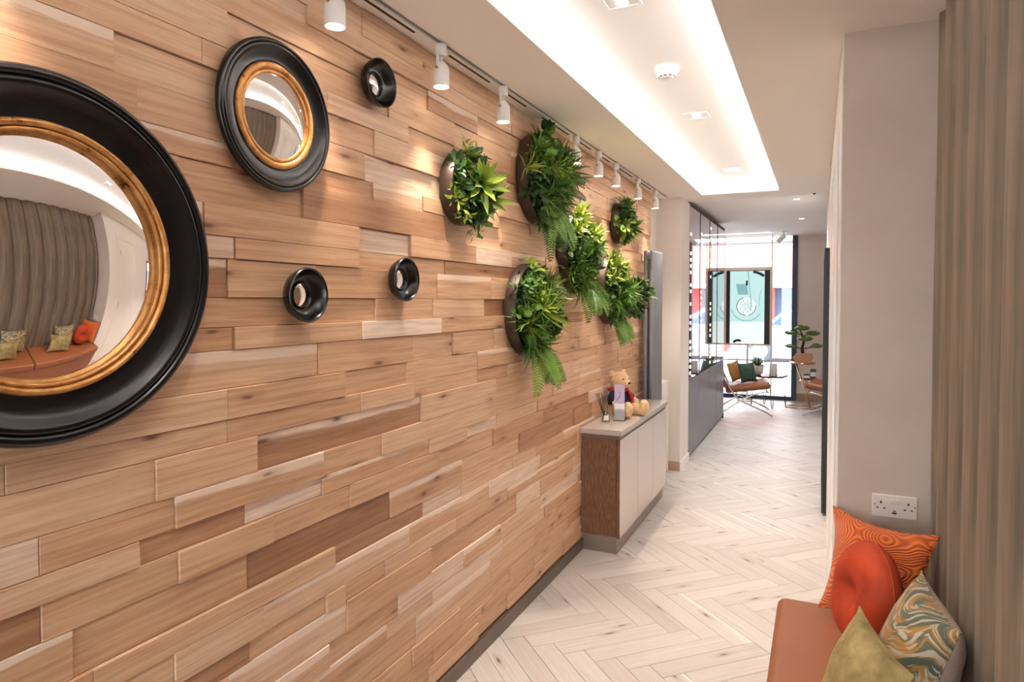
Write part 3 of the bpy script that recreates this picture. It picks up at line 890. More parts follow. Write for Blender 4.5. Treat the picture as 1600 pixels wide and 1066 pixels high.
UP = Vector((0, 0, 1))
def rosette_mesh(seed, n=15, L=0.10, W=0.011, name='spiky_rosette', mat=None):
    r = random.Random(seed); mb = MB()
    for k in range(n):
        a = 2 * PI * k * 0.382 + r.uniform(-.2, .2)
        el = 0.15 + 1.0 * (k / n) + r.uniform(-.1, .1)
        d = Vector((math.cos(a) * math.cos(el), math.sin(a) * math.cos(el), math.sin(el)))
        blade(mb, Vector((0, 0, 0)), d, UP if el < 1.3 else Vector((1, 0, 0)), L * r.uniform(.75, 1.1), W, 0.05, 4, 0.5)
    return mb.mesh(name, mat)
def tuft_mesh(seed, n=26, L=0.15, W=0.0042, mat=None):
    r = random.Random(seed); mb = MB()
    for k in range(n):
        a = r.uniform(0, 2 * PI); el = r.uniform(0.5, 1.4)
        d = Vector((math.cos(a) * math.cos(el), math.sin(a) * math.cos(el), math.sin(el)))
        blade(mb, Vector((r.uniform(-.008, .008), r.uniform(-.008, .008), 0)), d, Vector((d.y, -d.x, 0.3)), L * r.uniform(.6, 1.1), W, r.uniform(0.1, 0.4), 5, 0.4)
    return mb.mesh('grass_tuft', mat)
def fern_mesh(seed, L=0.17, n=17, mat=None):
    r = random.Random(seed); mb = MB()
    pts = []
    for i in range(n + 1):
        t = i / n
        pts.append(Vector((L * t, 0, 0.05 * math.sin(t * 1.6) * L / 0.17 - 0.06 * t * t * L / 0.17)))
    mb.tube(pts, [0.0014 * (1 - 0.7 * i / n) for i in range(n + 1)], 4)
    for i in range(1, n):
        t = i / n
        w = 0.034 * (L / 0.17) * (math.sin(PI * (0.12 + 0.86 * t)) ** 0.7) * r.uniform(.9, 1.05)
        for s_ in (-1, 1):
            d = Vector((0.45, s_, -0.12)).normalized()
            a = pts[i]; hw = L / n * 0.42
            e = a + d * w
            f = Vector((1, 0, 0)) * hw
            m = a + d * w * 0.55 + Vector((0, 0, 0.003))
            mb.add([a - f * .6, a + f * .6, m + f, m - f, e], [(0, 1, 2, 3), (3, 2, 4)], None, False)
    return mb.mesh('fern_frond', mat)
def leafy_mesh(seed, n=11, L=0.045, W=0.014, spread=0.03, mat=None, name='leaf_cluster'):
    r = random.Random(seed); mb = MB()
    for k in range(n):
        a = r.uniform(0, 2 * PI); el = r.uniform(0.1, 1.2)
        d = Vector((math.cos(a) * math.cos(el), math.sin(a) * math.cos(el), math.sin(el)))
        b = Vector((math.cos(a), math.sin(a), 0)) * r.uniform(0, spread) + Vector((0, 0, r.uniform(0, spread)))
        blade(mb, b, d, UP, L * r.uniform(.7, 1.15), W * r.uniform(.8, 1.1), r.uniform(0, .3), 3, 0.3, taper=0.8)
    return mb.mesh(name, mat)
LIB = {}
for nm, mt in (('dark', 'leaf_dark'), ('mid', 'leaf_mid'), ('lime', 'leaf_lime')):
    LIB['ros_' + nm] = [rosette_mesh(s_, mat=M[mt]) for s_ in (1, 2)]
    LIB['tuft_' + nm] = [tuft_mesh(s_, mat=M[mt]) for s_ in (3, 4)]
    LIB['leafy_' + nm] = [leafy_mesh(s_, mat=M[mt]) for s_ in (5, 6, 7)]
    LIB['bushy_' + nm] = [leafy_mesh(s_, 16, 0.032, 0.006, 0.04, mat=M[mt], name='small_leaf_sprig') for s_ in (8, 9)]
LIB['fern'] = [fern_mesh(s_, mat=M['leaf_fern']) for s_ in (10, 11, 12)]
LIB['fern_dark'] = [fern_mesh(s_, mat=M['leaf_dark']) for s_ in (13, 14)]
def orient(nrm, spin):
    z = nrm.normalized()
    x = Vector((0, 0, 1)).cross(z)
    if x.length < 0.01: x = Vector((1, 0, 0))
    x.normalize(); y_ = z.cross(x)
    return Matrix((x, y_, z)).transposed().to_4x4() @ Matrix.Rotation(spin, 4, 'Z')
def along(d, roll=0.0):      # +X of the mesh to direction d, +Z roughly up/outward
    x = d.normalized(); ref = Vector((0.55, -0.8 + 0.5 * math.sin(d.y * 40), 0.25))
    y_ = ref.cross(x)
    if y_.length < 0.05: y_ = Vector((0, 1, 0))
    y_.normalize(); z = x.cross(y_)
    return Matrix((x, y_, z)).transposed().to_4x4() @ Matrix.Rotation(roll, 4, 'X')

def planter(y, z, R, lab, seed, recipe, bulge, specials, depth=0.058, n=34, big=1.0):
    t = thing('wall_planter', lab, 'planter', (XW + 0.006, y, z), 0, 'round planters on the wood wall')
    sharp(MB().lathe([(R - 0.004, 0.0), (R, 0.002), (R, depth - 0.002), (R - 0.002, depth), (R - 0.007, depth), (R - 0.008, depth - 0.02), (R - 0.008, 0.006)], 72, TOX, cap0=True, cap1=False).build('rim', M['rim'], t), 50)
    mp = [(max(1e-4, (R - 0.010) * (1 - q / 8)), 0.030 + bulge * 0.55 * (1 - (1 - q / 8) ** 2)) for q in range(9)]
    MB().lathe(mp, 36, TOX, cap0=False, cap1=False).build('moss_bed', M['moss'], t)
    r = random.Random(seed)
    def surf(py, pz):
        q = min(1.0, math.hypot(py, pz) / R)
        h = 0.032 + bulge * 0.55 * (1 - q * q)
        nr = Vector((0.9, py / R * 0.9, pz / R * 0.9)).normalized()
        return Vector((h, py, pz)), nr
    # countless small filler leaves
    mb = MB()
    for k in range(520):
        rad = R * 0.97 * math.sqrt(r.random()); a = r.uniform(0, 2 * PI)
        p, nr = surf(rad * math.cos(a), rad * math.sin(a))
        d = (nr + Vector((r.uniform(-.7, .7), r.uniform(-.9, .9), r.uniform(-.9, .9)))).normalized()
        blade(mb, p - nr * 0.006, d, Vector((r.uniform(-1, 1), r.uniform(-1, 1), r.uniform(-1, 1))), r.uniform(.02, .045), r.uniform(.004, .008), 0.2, 2, 0.3, mi=r.choice((0, 0, 1)))
    stuff(mb.build('filler_leaves', [M['leaf_dark'], M['leaf_mid']], t))
    for k in range(n):
        rad = R * 0.93 * math.sqrt((k + 0.5) / n); a = k * 2.39996 + seed
        py, pz = rad * math.cos(a), rad * math.sin(a)
        p, nr = surf(py, pz)
        key = recipe(py / R, pz / R, r)
        me = r.choice(LIB[key])
        nr2 = (nr + Vector((0, r.uniform(-.3, .3), r.uniform(-.15, .35)))).normalized()
        sc = r.uniform(.8, 1.15) * big
        m = Matrix.Translation(p) @ orient(nr2, r.uniform(0, 6.28)) @ Matrix.Scale(sc, 4)
        if key.startswith('fern'):
            dd = Vector((0.55, r.uniform(-.5, .5), r.uniform(-.9, .3)))
            m = Matrix.Translation(p) @ along(dd) @ Matrix.Scale(sc * .8, 4)
        place(me.name.split('.')[0], me, t, m)
    for (key, fy, fz, dirv, sc) in specials:
        p, nr = surf(fy * R, fz * R)
        me = r.choice(LIB[key])
        dv = Vector(dirv)
        if key.startswith('fern'):
            m = Matrix.Translation(p + Vector((0.01, 0, 0))) @ along(dv) @ Matrix.Scale(sc, 4)
        else:
            m = Matrix.Translation(p + nr * 0.015) @ orient(dv, r.uniform(0, 6.28)) @ Matrix.Scale(sc, 4)
        place(me.name.split('.')[0], me, t, m)
    return t
def mixr(*keys):
    return lambda y, z, r: r.choice(keys)
def hang(y0, z0, n, sc, seed, key='fern', spread=0.5, out=0.3):
    r = random.Random(seed)
    return [(key, y0 + r.uniform(-.35, .35), z0 + r.uniform(-.15, .15), (out * r.uniform(.1, 2.6), r.uniform(-spread, spread), -1.0), sc * 1.15 * r.uniform(.85, 1.2)) for _ in range(n + 3)]
planter(2.29, 1.937, 0.141, 'small planter with big lime star-shaped rosettes, nearest of the planters', 31,
        mixr('bushy_mid', 'leafy_dark', 'bushy_lime', 'leafy_mid', 'leafy_dark'), 0.11,
        [('ros_lime', -0.05, 0.08, (.8, -0.8, 0.15), 1.35), ('ros_lime', 0.6, -0.2, (1, 0.1, -0.1), 1.2), ('ros_lime', 0.5, 0.3, (1, 0.0, .4), .8), ('ros_mid', 0.2, -0.5, (1, 0.1, -.4), .7), ('tuft_lime', -0.2, .75, (.5, 0, 1), .5), ('bushy_lime', -.35, .85, (.5, -.2, 1), 1.2), ('bushy_mid', .2, -.9, (.6, .2, -1), 1.2)], n=22)
planter(3.06, 2.10, 0.222, 'large dark-green planter nearest the ceiling, beside the track', 32,
        mixr('leafy_dark', 'bushy_dark', 'bushy_mid', 'leafy_mid', 'tuft_mid', 'tuft_mid', 'fern_dark', 'ros_mid', 'tuft_lime'), 0.16,
        hang(0.35, -0.75, 7, 0.95, 4) + hang(.2, -.8, 4, .9, 8, 'fern_dark') + [('tuft_mid', 0.1, 0.0, (1, -.2, .4), 1.3), ('tuft_dark', 0.3, .2, (1, .4, .6), 1.3), ('tuft_lime', .6, .4, (.8, .5, .7), .8), ('leafy_dark', -.2, .9, (.5, 0, 1), 1.3), ('leafy_dark', .2, .9, (.5, 0, 1), 1.3)], n=58)
planter(3.61, 1.775, 0.227, 'large planter in the middle of the cluster with lime sprigs above and fern below', 33,
        lambda y, z, r: r.choice(('bushy_lime', 'leafy_lime', 'bushy_mid', 'ros_lime')) if z > 0.25 else r.choice(('leafy_dark', 'leafy_mid', 'bushy_mid', 'bushy_mid', 'tuft_mid')), 0.15,
        hang(0.4, -0.7, 7, 0.95, 5) + [('tuft_lime', .6, .5, (.8, .6, .7), .8), ('ros_mid', .1, .1, (1, 0, .2), 1.0), ('bushy_lime', -.1, .95, (.4, 0, 1), 1.4), ('bushy_lime', .3, .9, (.4, 0, 1), 1.4)], n=58)
planter(2.93, 1.46, 0.220, 'large low planter with a grassy tuft and long fern hanging at the bottom', 34,
        lambda y, z, r: r.choice(('bushy_lime', 'leafy_lime', 'leafy_mid', 'bushy_mid', 'bushy_mid')) if z > 0.3 else r.choice(('leafy_dark', 'bushy_dark', 'leafy_mid', 'bushy_mid', 'tuft_mid')), 0.14,
        hang(0.25, -0.85, 9, 1.05, 6) + [('tuft_lime', -.2, 0.0, (.8, -.9, .7), 1.35), ('tuft_lime', -.1, -.1, (1, -.5, .3), 1.2), ('tuft_lime', -.62, -.25, (.5, -1, -.1), 1.05), ('tuft_mid', .3, .45, (.8, .4, .9), .9), ('tuft_lime', .75, .55, (.7, .5, .9), .8), ('leafy_dark', .8, -.1, (.8, .8, 0), 1.4), ('leafy_dark', .75, -.3, (.8, .8, -.2), 1.4)], n=58)
planter(4.30, 1.575, 0.230, 'large low planter behind the others with lime leaves and short fern below', 35,
        lambda y, z, r: r.choice(('ros_lime', 'bushy_lime', 'leafy_lime', 'bushy_mid')) if z > 0.2 else r.choice(('leafy_dark', 'leafy_mid', 'bushy_mid', 'tuft_mid')), 0.15,
        hang(0.3, -0.8, 7, 0.95, 7) + [('tuft_mid', -.1, 0, (1, -.3, .3), 1.1), ('bushy_lime', -.2, .9, (.4, 0, 1), 1.5), ('tuft_mid', .3, -.1, (1, .2, .1), 1.1)], n=58)
planter(4.53, 2.04, 0.139, 'small planter high up below the track, farthest from the viewer', 36,
        mixr('leafy_mid', 'leafy_lime', 'bushy_mid', 'leafy_dark', 'ros_mid'), 0.12,
        [('ros_lime', .45, -.1, (1, .3, .2), 1.0), ('ros_lime', .2, -.5, (1, .1, -.3), .9), ('leafy_mid', -.1, .85, (.4, 0, 1), 1.3)], n=26)
planter(4.86, 1.53, 0.140, 'small low planter half hidden behind the large lime-leaved one', 37,
        mixr('leafy_dark', 'leafy_mid', 'bushy_mid', 'leafy_dark'), 0.13,
        [('ros_lime', .35, .1, (1, .2, .1), 1.1), ('ros_lime', .2, .6, (.8, .2, .7), .9), ('leafy_dark', 0, .3, (.7, -.6, .2), 1.3)], n=26)

# ================================================================== RADIATOR
rd = thing('radiator', 'tall grey vertical column radiator at the end of the wood wall', 'radiator', (-1.29, 5.37, 0.14))
for k in range(8):
    MB().lathe([(0.012, 0.02), (0.0165, 0.03), (0.0165, 1.75), (0.012, 1.76)], 14, Matrix.Translation((0.092, -0.155 + 0.045 * k, 0))).build('column', M['radiator'], rd)
MB().box(0.06, 0.09, -0.18, 0.18, 0.05, 0.09, 0.006).box(0.06, 0.09, -0.18, 0.18, 1.69, 1.73, 0.006).build('header', M['radiator'], rd)
for k in range(4):
    MB().lathe([(0.012, 0.02), (0.0165, 0.03), (0.0165, 1.75), (0.012, 1.76)], 14, Matrix.Translation((0.045, -0.155 + 0.09 * k, 0))).build('column', M['radiator'], rd)
MB().box(0.0, 0.04, -0.05, 0.05, 0.3, 0.34).box(0.0, 0.04, -0.05, 0.05, 1.45, 1.49).build('bracket', M['radiator'], rd)
MB().tube([(0.06, -0.15, 0.06), (0.06, -0.15, -0.02), (0.06, -0.15, -0.14)], 0.008).build('pipe', M['chrome'], rd)

# ================================================================== CONSOLE CABINET
cb = thing('console_cabinet', 'slim console cabinet with glossy mink doors and brown oak end panel', 'cabinet', (-1.292, 3.80, 0))
Lc = 1.29
MB().box(0.0, 0.215, 0.002, Lc - 0.002, 0.10, 0.685).build('carcass', M['darkoak'], cb)
MB().box(0.006, 0.216, 0.006, Lc - 0.006, 0.0, 0.0995).build('plinth', M['plinth'], cb)
MB().box(0.0, 0.235, 0.0, Lc, 0.6855, 0.708).build('shadow_gap_rail', M['skirt'], cb)
for y0, y1 in ((0.0, 0.425), (0.429, 0.857), (0.861, Lc)):
    d = MB().box(0.217, 0.2385, y0, y1, 0.094, 0.683, 0.0015).build('door', [M['gloss'], M['darkoak']], cb)
    d.data.update()
    for p in d.data.polygons:
        if abs(p.normal.y) > 0.8: p.material_index = 1
ct = MB().box(-1.293, -1.040, 3.785, 5.095, 0.7085, 0.742, 0.003).build('countertop', M['counter'], None, origin=(-1.17, 4.44, 0.7085))
tag(ct, 'slim taupe stone top lying on the console cabinet', 'countertop')

ZC = 0.7425
# reed diffuser
rdif = thing('reed_diffuser', 'clear glass reed diffuser with black sticks on the console', 'diffuser', (-1.212, 4.03, ZC), 0.5)
b = MB().box(-0.024, 0.024, -0.024, 0.024, 0.0, 0.055, 0.005)
b.lathe([(0.012, 0.0545), (0.011, 0.07), (0.013, 0.072), (0.013, 0.078)], 20)
b.build('bottle', M['glass'], rdif)
MB().box(-0.020, 0.020, -0.020, 0.020, 0.004, 0.03, 0.003).build('oil', M['glass'], rdif)
MB().box(-0.014, 0.014, -0.0252, -0.0245, 0.014, 0.044).build('bottle_label', M['ceramic'], rdif)
for k, (dx, dy) in enumerate(((-.062, -.05), (-.055, -.06), (-.07, -.035), (-.04, -.07), (.01, -.07), (-.05, -.02))):
    MB().tube([(0.002 * (k - 3) * .5, 0, 0.01), (dx, dy, 0.185)], 0.0018, 5).build('reed', M['blackmatte'], rdif)
# leaflet holder
lf = thing('leaflet_holder', 'tall narrow lavender and white leaflet stand leaning on the console', 'leaflet stand', (-1.14, 4.09, ZC), 0.25)
tl = Matrix.Rotation(math.radians(-11), 4, 'X') @ Matrix.Rotation(math.radians(0), 4, 'Y')
MB().box(-0.034, 0.034, 0.0, 0.006, 0.0, 0.075, mat=tl).build('holder_front', M['glass'], lf)
MB().box(-0.032, 0.032, 0.007, 0.022, 0.006, 0.11, mat=tl).build('leaflet_body', M['paper'], lf)
MB().box(-0.032, 0.032, 0.007, 0.022, 0.11, 0.232, mat=tl).build('leaflet_top', M['lavender'], lf)
MB().tube([tl @ Vector((-0.02, 0.0065, 0.13)), tl @ Vector((0.0, 0.0065, 0.15)), tl @ Vector((0.006, 0.0065, 0.185))], 0.0015, 5).build('printed_stem', M['navy'], lf)
MB().box(-0.038, 0.038, -0.004, 0.055, 0.0, 0.005).build('holder_base', M['glass'], lf)

# teddy bear (one fused body)
def fused(name, balls, mat, parent, voxel=0.006, seg=20):
    mb = MB()
    for c, r, sc in balls:
        mb.sphere(c, r, seg, 14, sc=sc)
    me = mb.mesh(name + '_raw', mat)
    tmp = bpy.data.objects.new(name + '_raw', me); LINK(tmp)
    md = tmp.modifiers.new('r', 'REMESH'); md.mode = 'VOXEL'; md.voxel_size = voxel; md.use_smooth_shade = True
    sm = tmp.modifiers.new('s', 'SMOOTH'); sm.iterations = 3; sm.factor = 0.5
    dg = bpy.context.evaluated_depsgraph_get()
    new = bpy.data.meshes.new_from_object(tmp.evaluated_get(dg))
    bpy.data.objects.remove(tmp)
    new.name = name
    for p in new.polygons: p.use_smooth = True
    if not new.materials: new.materials.append(mat)
    o = bpy.data.objects.new(name, new); LINK(o); o.parent = parent
    return o
tb = thing('teddy_bear', 'sitting honey-coloured teddy bear in navy jumper and red scarf on the console', 'teddy bear', (-1.215, 4.33, ZC), math.radians(-24))
tb.scale = (1.12, 1.12, 1.12)
body = [((0, 0, 0.075), 0.062, (0.95, 1.0, 1.15)), ((0.01, 0, 0.20), 0.060, (0.95, 1.08, 0.95)), ((0.055, 0, 0.187), 0.030, (1, 1.05, .85)),
        ((-0.005, -0.052, 0.248), 0.021, (.6, 1, 1)), ((-0.005, 0.052, 0.248), 0.021, (.6, 1, 1)), ((0, 0, 0.14), 0.04, (1, 1, 1))]
for s_ in (-1, 1):
    for q in range(6):
        body.append(((0.02 + q * 0.019, s_ * (0.040 + q * 0.006), 0.036), 0.034, (1, 1, 1)))
    body.append(((0.135, s_ * 0.075, 0.052), 0.034, (.75, 1.0, 1.35)))
    for q in range(5):
        body.append(((0.012 + q * 0.012, s_ * (0.058 + q * 0.007), 0.128 - q * 0.014), 0.022, (1, 1, 1)))
bo = fused('body', body, M['bear'], tb, 0.005)
# short pile: push vertices along noise
for v in bo.data.vertices:
    v.co += v.normal * (0.0035 * mnoise.noise(v.co * 130) + 0.002 * mnoise.noise(v.co * 260))
fused('jumper', [((0, 0, 0.088), 0.066, (0.98, 1.02, 1.0)), ((0.0, 0, 0.125), 0.047, (1.02, 1.15, .8))] + [((0.012 + q * 0.012, s_ * (0.058 + q * 0.007), 0.128 - q * 0.014), 0.0255, (1, 1, 1)) for s_ in (-1, 1) for q in range(3)], M['navy'], tb, 0.006)
sc_pts = [(0.055 * math.cos(a), 0.058 * math.sin(a), 0.150) for a in [2 * PI * k / 20 for k in range(20)]]
MB().tube(sc_pts, 0.009, 8, closed=True).tube([(0.050, 0.028, 0.148), (0.064, 0.042, 0.115), (0.066, 0.050, 0.085)], [0.010, 0.011, 0.012], 8).build('scarf', M['red'], tb)
for s_ in (-1, 1): MB().sphere((0.055, s_ * 0.024, 0.217), 0.0065, 12, 8).build('eye', M['blackmatte'], tb)
MB().sphere((0.084, 0, 0.195), 0.009, 12, 8, sc=(.8, 1.2, .8)).build('nose', M['bark'], tb)

# ================================================================== GLAZED CABINETS
gc = thing('display_cabinet', 'run of tall cabinets with tinted mirror doors over slate-grey bases', 'cabinet', (-1.11, 6.365, 0))
LG = 2.565
MB().box(-0.39, -0.022, 0, LG, 0.0, 2.40).build('carcass', M['slate'], gc)
MB().box(-0.39, -0.004, 0, LG, 2.40, 2.432).build('top_rail', M['dark_slot'], gc)
ys = [0.0, 0.63, 1.28, 1.90, LG]
for a, b in zip(ys, ys[1:]):
    MB().box(-0.021, 0.0, a + 0.004, b - 0.004, 0.03, 0.748, 0.002).build('base_door', M['slate'], gc)
    MB().box(-0.018, -0.002, a + 0.010, b - 0.010, 0.762, 2.395, 0.001).build('mirror_door', M['cabglass'], gc)
    MB().box(-0.021, 0.0012, a - 0.008, a + 0.009, 0.755, 2.398).build('door_edge', M['dark_slot'], gc)
for a in (0.075, 0.70, 1.345):
    for k in range(26):
        z = 0.80 + k * 0.06
        if random.random() < 0.25: continue
        MB().box(-0.0015, 0.002, a, a + 0.045, z, z + 0.03).build('led_light', M['cabled'], gc)
MB().box(-0.016, 0.006, LG - 0.05, LG - 0.02, 0.0, 0.06).build('foot', M['blackmatte'], gc)

# ================================================================== DISPLAY IN THE WINDOW
dp = thing('digital_display', 'portrait digital poster screen with beige frame hanging in the shop window', 'display', (-0.975, 10.55, 0.84))
DW, DH = 0.345, 1.17
fr = MB()
fr.box(-DW, DW, 0, 0.06, 0, 0.02, 0).box(-DW, DW, 0, 0.06, DH - 0.045, DH, 0).box(-DW, -DW + 0.035, 0, 0.06, 0.02, DH - 0.045).box(DW - 0.035, DW, 0, 0.06, 0.02, DH - 0.045)
fr.build('frame', M['display'], dp)
MB().box(-DW + 0.035, DW - 0.035, 0.006, 0.05, 0.02, DH - 0.045).build('black_border', M['blackmatte'], dp)
sx0, sx1, sz0, sz1 = -0.255, 0.235, 0.022, DH - 0.055
sb = MB().box(sx0, sx1, 0.002, 0.0055, sz0, sz1).build('screen', M['screen'], dp)
def disc(cx, cz, r, y, seg=40, a0=0, a1=2 * PI, rin=0.0):
    mb = MB()
    n = seg
    vs = []; fs = []
    for k in range(n + 1):
        a = a0 + (a1 - a0) * k / n
        vs += [(cx + r * math.cos(a), y, cz + r * math.sin(a)), (cx + rin * math.cos(a), y, cz + rin * math.sin(a))]
    for k in range(n):
        fs.append((2 * k, 2 * k + 2, 2 * k + 3, 2 * k + 1))
    return mb.add(vs, fs)
cxs, czs = -0.02, 0.585
MB().box(sx0, sx1, 0.0012, 0.0018, sz0, sz0 + 0.33).build('screen_lower_tint', M['screen2'], sb)
disc(cxs, czs, 0.135, 0.0009).build('screen_disc', M['screen2'], sb)
for k in range(9):
    a = 2 * PI * k / 9
    MB().tube([(cxs + .02 * math.cos(a), 0.0008, czs + .02 * math.sin(a)), (cxs + .1 * math.cos(a), 0.0008, czs + .1 * math.sin(a))], 0.004, 4).build('screen_facet', M['screen3'], sb)
disc(cxs, czs, 0.140, 0.0005, a0=math.radians(105), a1=math.radians(268), rin=0.131).build('screen_arc', M['screend'], sb)
disc(cxs, czs, 0.140, 0.0005, a0=math.radians(282), a1=math.radians(365), rin=0.131).build('screen_arc', M['screend'], sb)
disc(cxs, czs, 0.225, 0.0007, a0=math.radians(190), a1=math.radians(330), rin=0.212).build('screen_outer_arc', M['screen3'], sb)
MB().prism([(-0.115, 0.03), (-0.06, 0.03), (0.0, 0.36), (-0.05, 0.36)], 'y', 0.0004, 0.0008).build('screen_handle', M['screen2'], sb)
MB().prism([(-0.14, 0.76), (0.005, 0.76), (-0.01, 0.92), (-0.17, 0.92)], 'y', 0.0009, 0.0012).build('screen_square', M['screen3'], sb)
MB().box(-0.03, 0.0, 0.0003, 0.0009, 0.90, 0.97).build('screen_dot', M['screend'], sb)
MB().tube([(0.0, 0.0008, sz1), (0.03, 0.0008, 0.8), (0.05, 0.0008, 0.65), (0.04, 0.0008, 0.52)], 0.007, 4).build('screen_strand', M['screen3'], sb)
MB().tube([(0.19, 0.0008, 0.84), (0.165, 0.0008, 0.72), (0.16, 0.0008, 0.58)], 0.004, 4).build('screen_strand', M['screen3'], sb)
disc(0.03, 0.80, 0.325, 0.0003, a0=math.radians(50), a1=math.radians(82), rin=0.285).build('screen_top_arc', M['screend'], sb)
disc(-0.135, 0.0, 0.09, 0.0003, a0=math.radians(55), a1=math.radians(150), rin=0.055).build('screen_low_arc', M['screend'], sb)
for x in (-DW + 0.01, DW - 0.01):
    MB().box(x - 0.006, x + 0.006, 0.02, 0.032, DH, HF - 0.84 - 0.002).build('hanging_bar', M['display'], dp)
MB().box(-0.012, 0.012, 0.02, 0.045, -0.84, 0.0).box(-0.14, 0.14, -0.06, 0.12, -0.84, -0.83).build('stand', M['display'], dp)

# ================================================================== LOUNGE CHAIRS
def cushion_slab(mb, W, L, T, nx=4, ny=5, tuft=0.012, mat=None):
    N = 24; Mx = 20
    vs = []; fs = []
    def bump(u, v):
        return tuft * (abs(math.sin(PI * u * ny)) ** 0.5 * abs(math.sin(PI * v * nx)) ** 0.5)
    for side in (1, -1):
        for i in range(N + 1):
            for j in range(Mx + 1):
                u, v = i / N, j / Mx
                e = min(1, min(u, 1 - u, v, 1 - v) * 14)
                z = side * (T / 2 * (0.55 + 0.45 * math.sqrt(e)) + (bump(u, v) if side > 0 else 0) - tuft)
                vs.append((L * u, W * (v - .5), z))
    o = (N + 1) * (Mx + 1)
    for i in range(N):
        for j in range(Mx):
            a = i * (Mx + 1) + j
            fs.append((a, a + 1, a + Mx + 2, a + Mx + 1)); fs.append((o + a, o + a + Mx + 1, o + a + Mx + 2, o + a + 1))
    for i in range(N):
        for j in (0, Mx):
            a = i * (Mx + 1) + j; fs.append((a, a + Mx + 1, o + a + Mx + 1, o + a))
    for j in range(Mx):
        for i in (0, N):
            a = i * (Mx + 1) + j; fs.append((a, a + 1, o + a + 1, o + a))
    mb.add(vs, fs, mat, True)
    return mb
def lounge_chair(loc, rz, lab):
    t = thing('lounge_chair', lab, 'armchair', loc, rz, 'tan leather lounge chairs')
    W = 0.56
    seat = cushion_slab(MB(), W, 0.56, 0.115, mat=Matrix.Translation((-0.22, 0, 0.325)) @ Matrix.Rotation(math.radians(-8), 4, 'Y'))
    seat.build('seat_cushion', M['tanleather'], t)
    back = cushion_slab(MB(), W, 0.44, 0.10, mat=Matrix.Translation((-0.20, 0, 0.36)) @ Matrix.Rotation(math.radians(-112), 4, 'Y'))
    back.build('back_cushion', M['tanleather'], t)
    for s_ in (-1, 1):
        y = s_ * W * 0.5 + s_ * 0.012
        a = []; b = []
        for q in range(13):
            u = q / 12
            a.append((0.36 - 0.60 * u - 0.06 * math.sin(PI * u), y, 0.012 + 0.30 * u ** 0.8 + (0.42 * max(0, u - .62)) * 1.2))
            b.append((-0.32 + 0.64 * u, y, 0.012 + 0.31 * math.sin(min(1, u * 1.02) * PI / 2) ** 1.25))
        MB().tube(a, 0.011, 6).build('leg', M['chrome'], t)
        MB().tube(b, 0.011, 6).build('leg', M['chrome'], t)
    for (x, z) in ((-0.245, 0.31), (0.30, 0.325), (-0.36, 0.62)):
        MB().tube([(x, -W / 2, z), (x, W / 2, z)], 0.008, 6).build('cross_bar', M['chrome'], t)
    return t
lounge_chair((-0.93, 9.42, 0), math.radians(8), 'tan leather lounge chair with chrome legs, left, holding two cushions')
lounge_chair((0.22, 9.66, 0), math.radians(172), 'tan leather lounge chair at the right, mostly hidden by the corridor wall')

def pillow_mesh(name, w, h, t, mats, seed=1, N=22, pinch=0.10, wr=0.006, round_=False, dimple=0.0):
    r = random.Random(seed)
    vs = []; fs = []; mi = []
    offv = Vector((r.uniform(0, 9), r.uniform(0, 9), r.uniform(0, 9)))
    idx = {}
    def P(i, j, side):
        u = -1 + 2 * i / N; v = -1 + 2 * j / N
        # concentrate samples near the seam
        u = math.sin(u * PI / 2); v = math.sin(v * PI / 2)
        if round_:
            # square to disc
            x = u * math.sqrt(1 - v * v / 2); y = v * math.sqrt(1 - u * u / 2)
            q = min(1.0, math.hypot(x, y))
            hh = math.sqrt(max(0, 1 - q ** 3.2))
            z = t / 2 * hh * (1 - dimple * math.exp(-(q / 0.26) ** 2))
            ang = math.atan2(y, x)
            z *= 1 + 0.06 * math.sin(ang * 7 + seed) * q * (1 - q) * 4 * 0.6
            p = Vector((x * w / 2, y * h / 2, side * z))
        else:
            x = u * (1 - pinch * (1 - v * v) ** 1.0 * abs(u) ** 3) ; y = v * (1 - pinch * (1 - u * u) * abs(v) ** 3)
            hh = (max(0, 1 - u * u) ** 0.55) * (max(0, 1 - v * v) ** 0.55)
            p = Vector((x * w / 2, y * h / 2, side * t / 2 * hh))
        k = 1 - max(abs(u), abs(v)) ** 8
        nz = mnoise.noise(p * 9 + offv) + 0.5 * mnoise.noise(p * 22 + offv)
        p.z += side * wr * nz * k
        return p
    for side in (1, -1):
        for i in range(N + 1):
            for j in range(N + 1):
                if side == -1 and (i in (0, N) or j in (0, N)):
                    idx[(side, i, j)] = idx[(1, i, j)]; continue
                idx[(side, i, j)] = len(vs); vs.append(tuple(P(i, j, side)))
    for side in (1, -1):
        for i in range(N):
            for j in range(N):
                f = [idx[(side, i, j)], idx[(side, i + 1, j)], idx[(side, i + 1, j + 1)], idx[(side, i, j + 1)]]
                if side < 0: f.reverse()
                fs.append(tuple(f)); mi.append(0 if side > 0 else (1 if len(mats) > 1 else 0))
    me = bpy.data.meshes.new(name)
    me.from_pydata(vs, [], fs)
    for m in mats: me.materials.append(m)
    me.polygons.foreach_set('material_index', mi)
    me.polygons.foreach_set('use_smooth', [True] * len(fs))
    me.update()
    seam = [P(i, 0, 1) for i in range(N)] + [P(N, j, 1) for j in range(N)] + [P(N - i, N, 1) for i in range(N)] + [P(0, N - j, 1) for j in range(N)]
    return me, seam
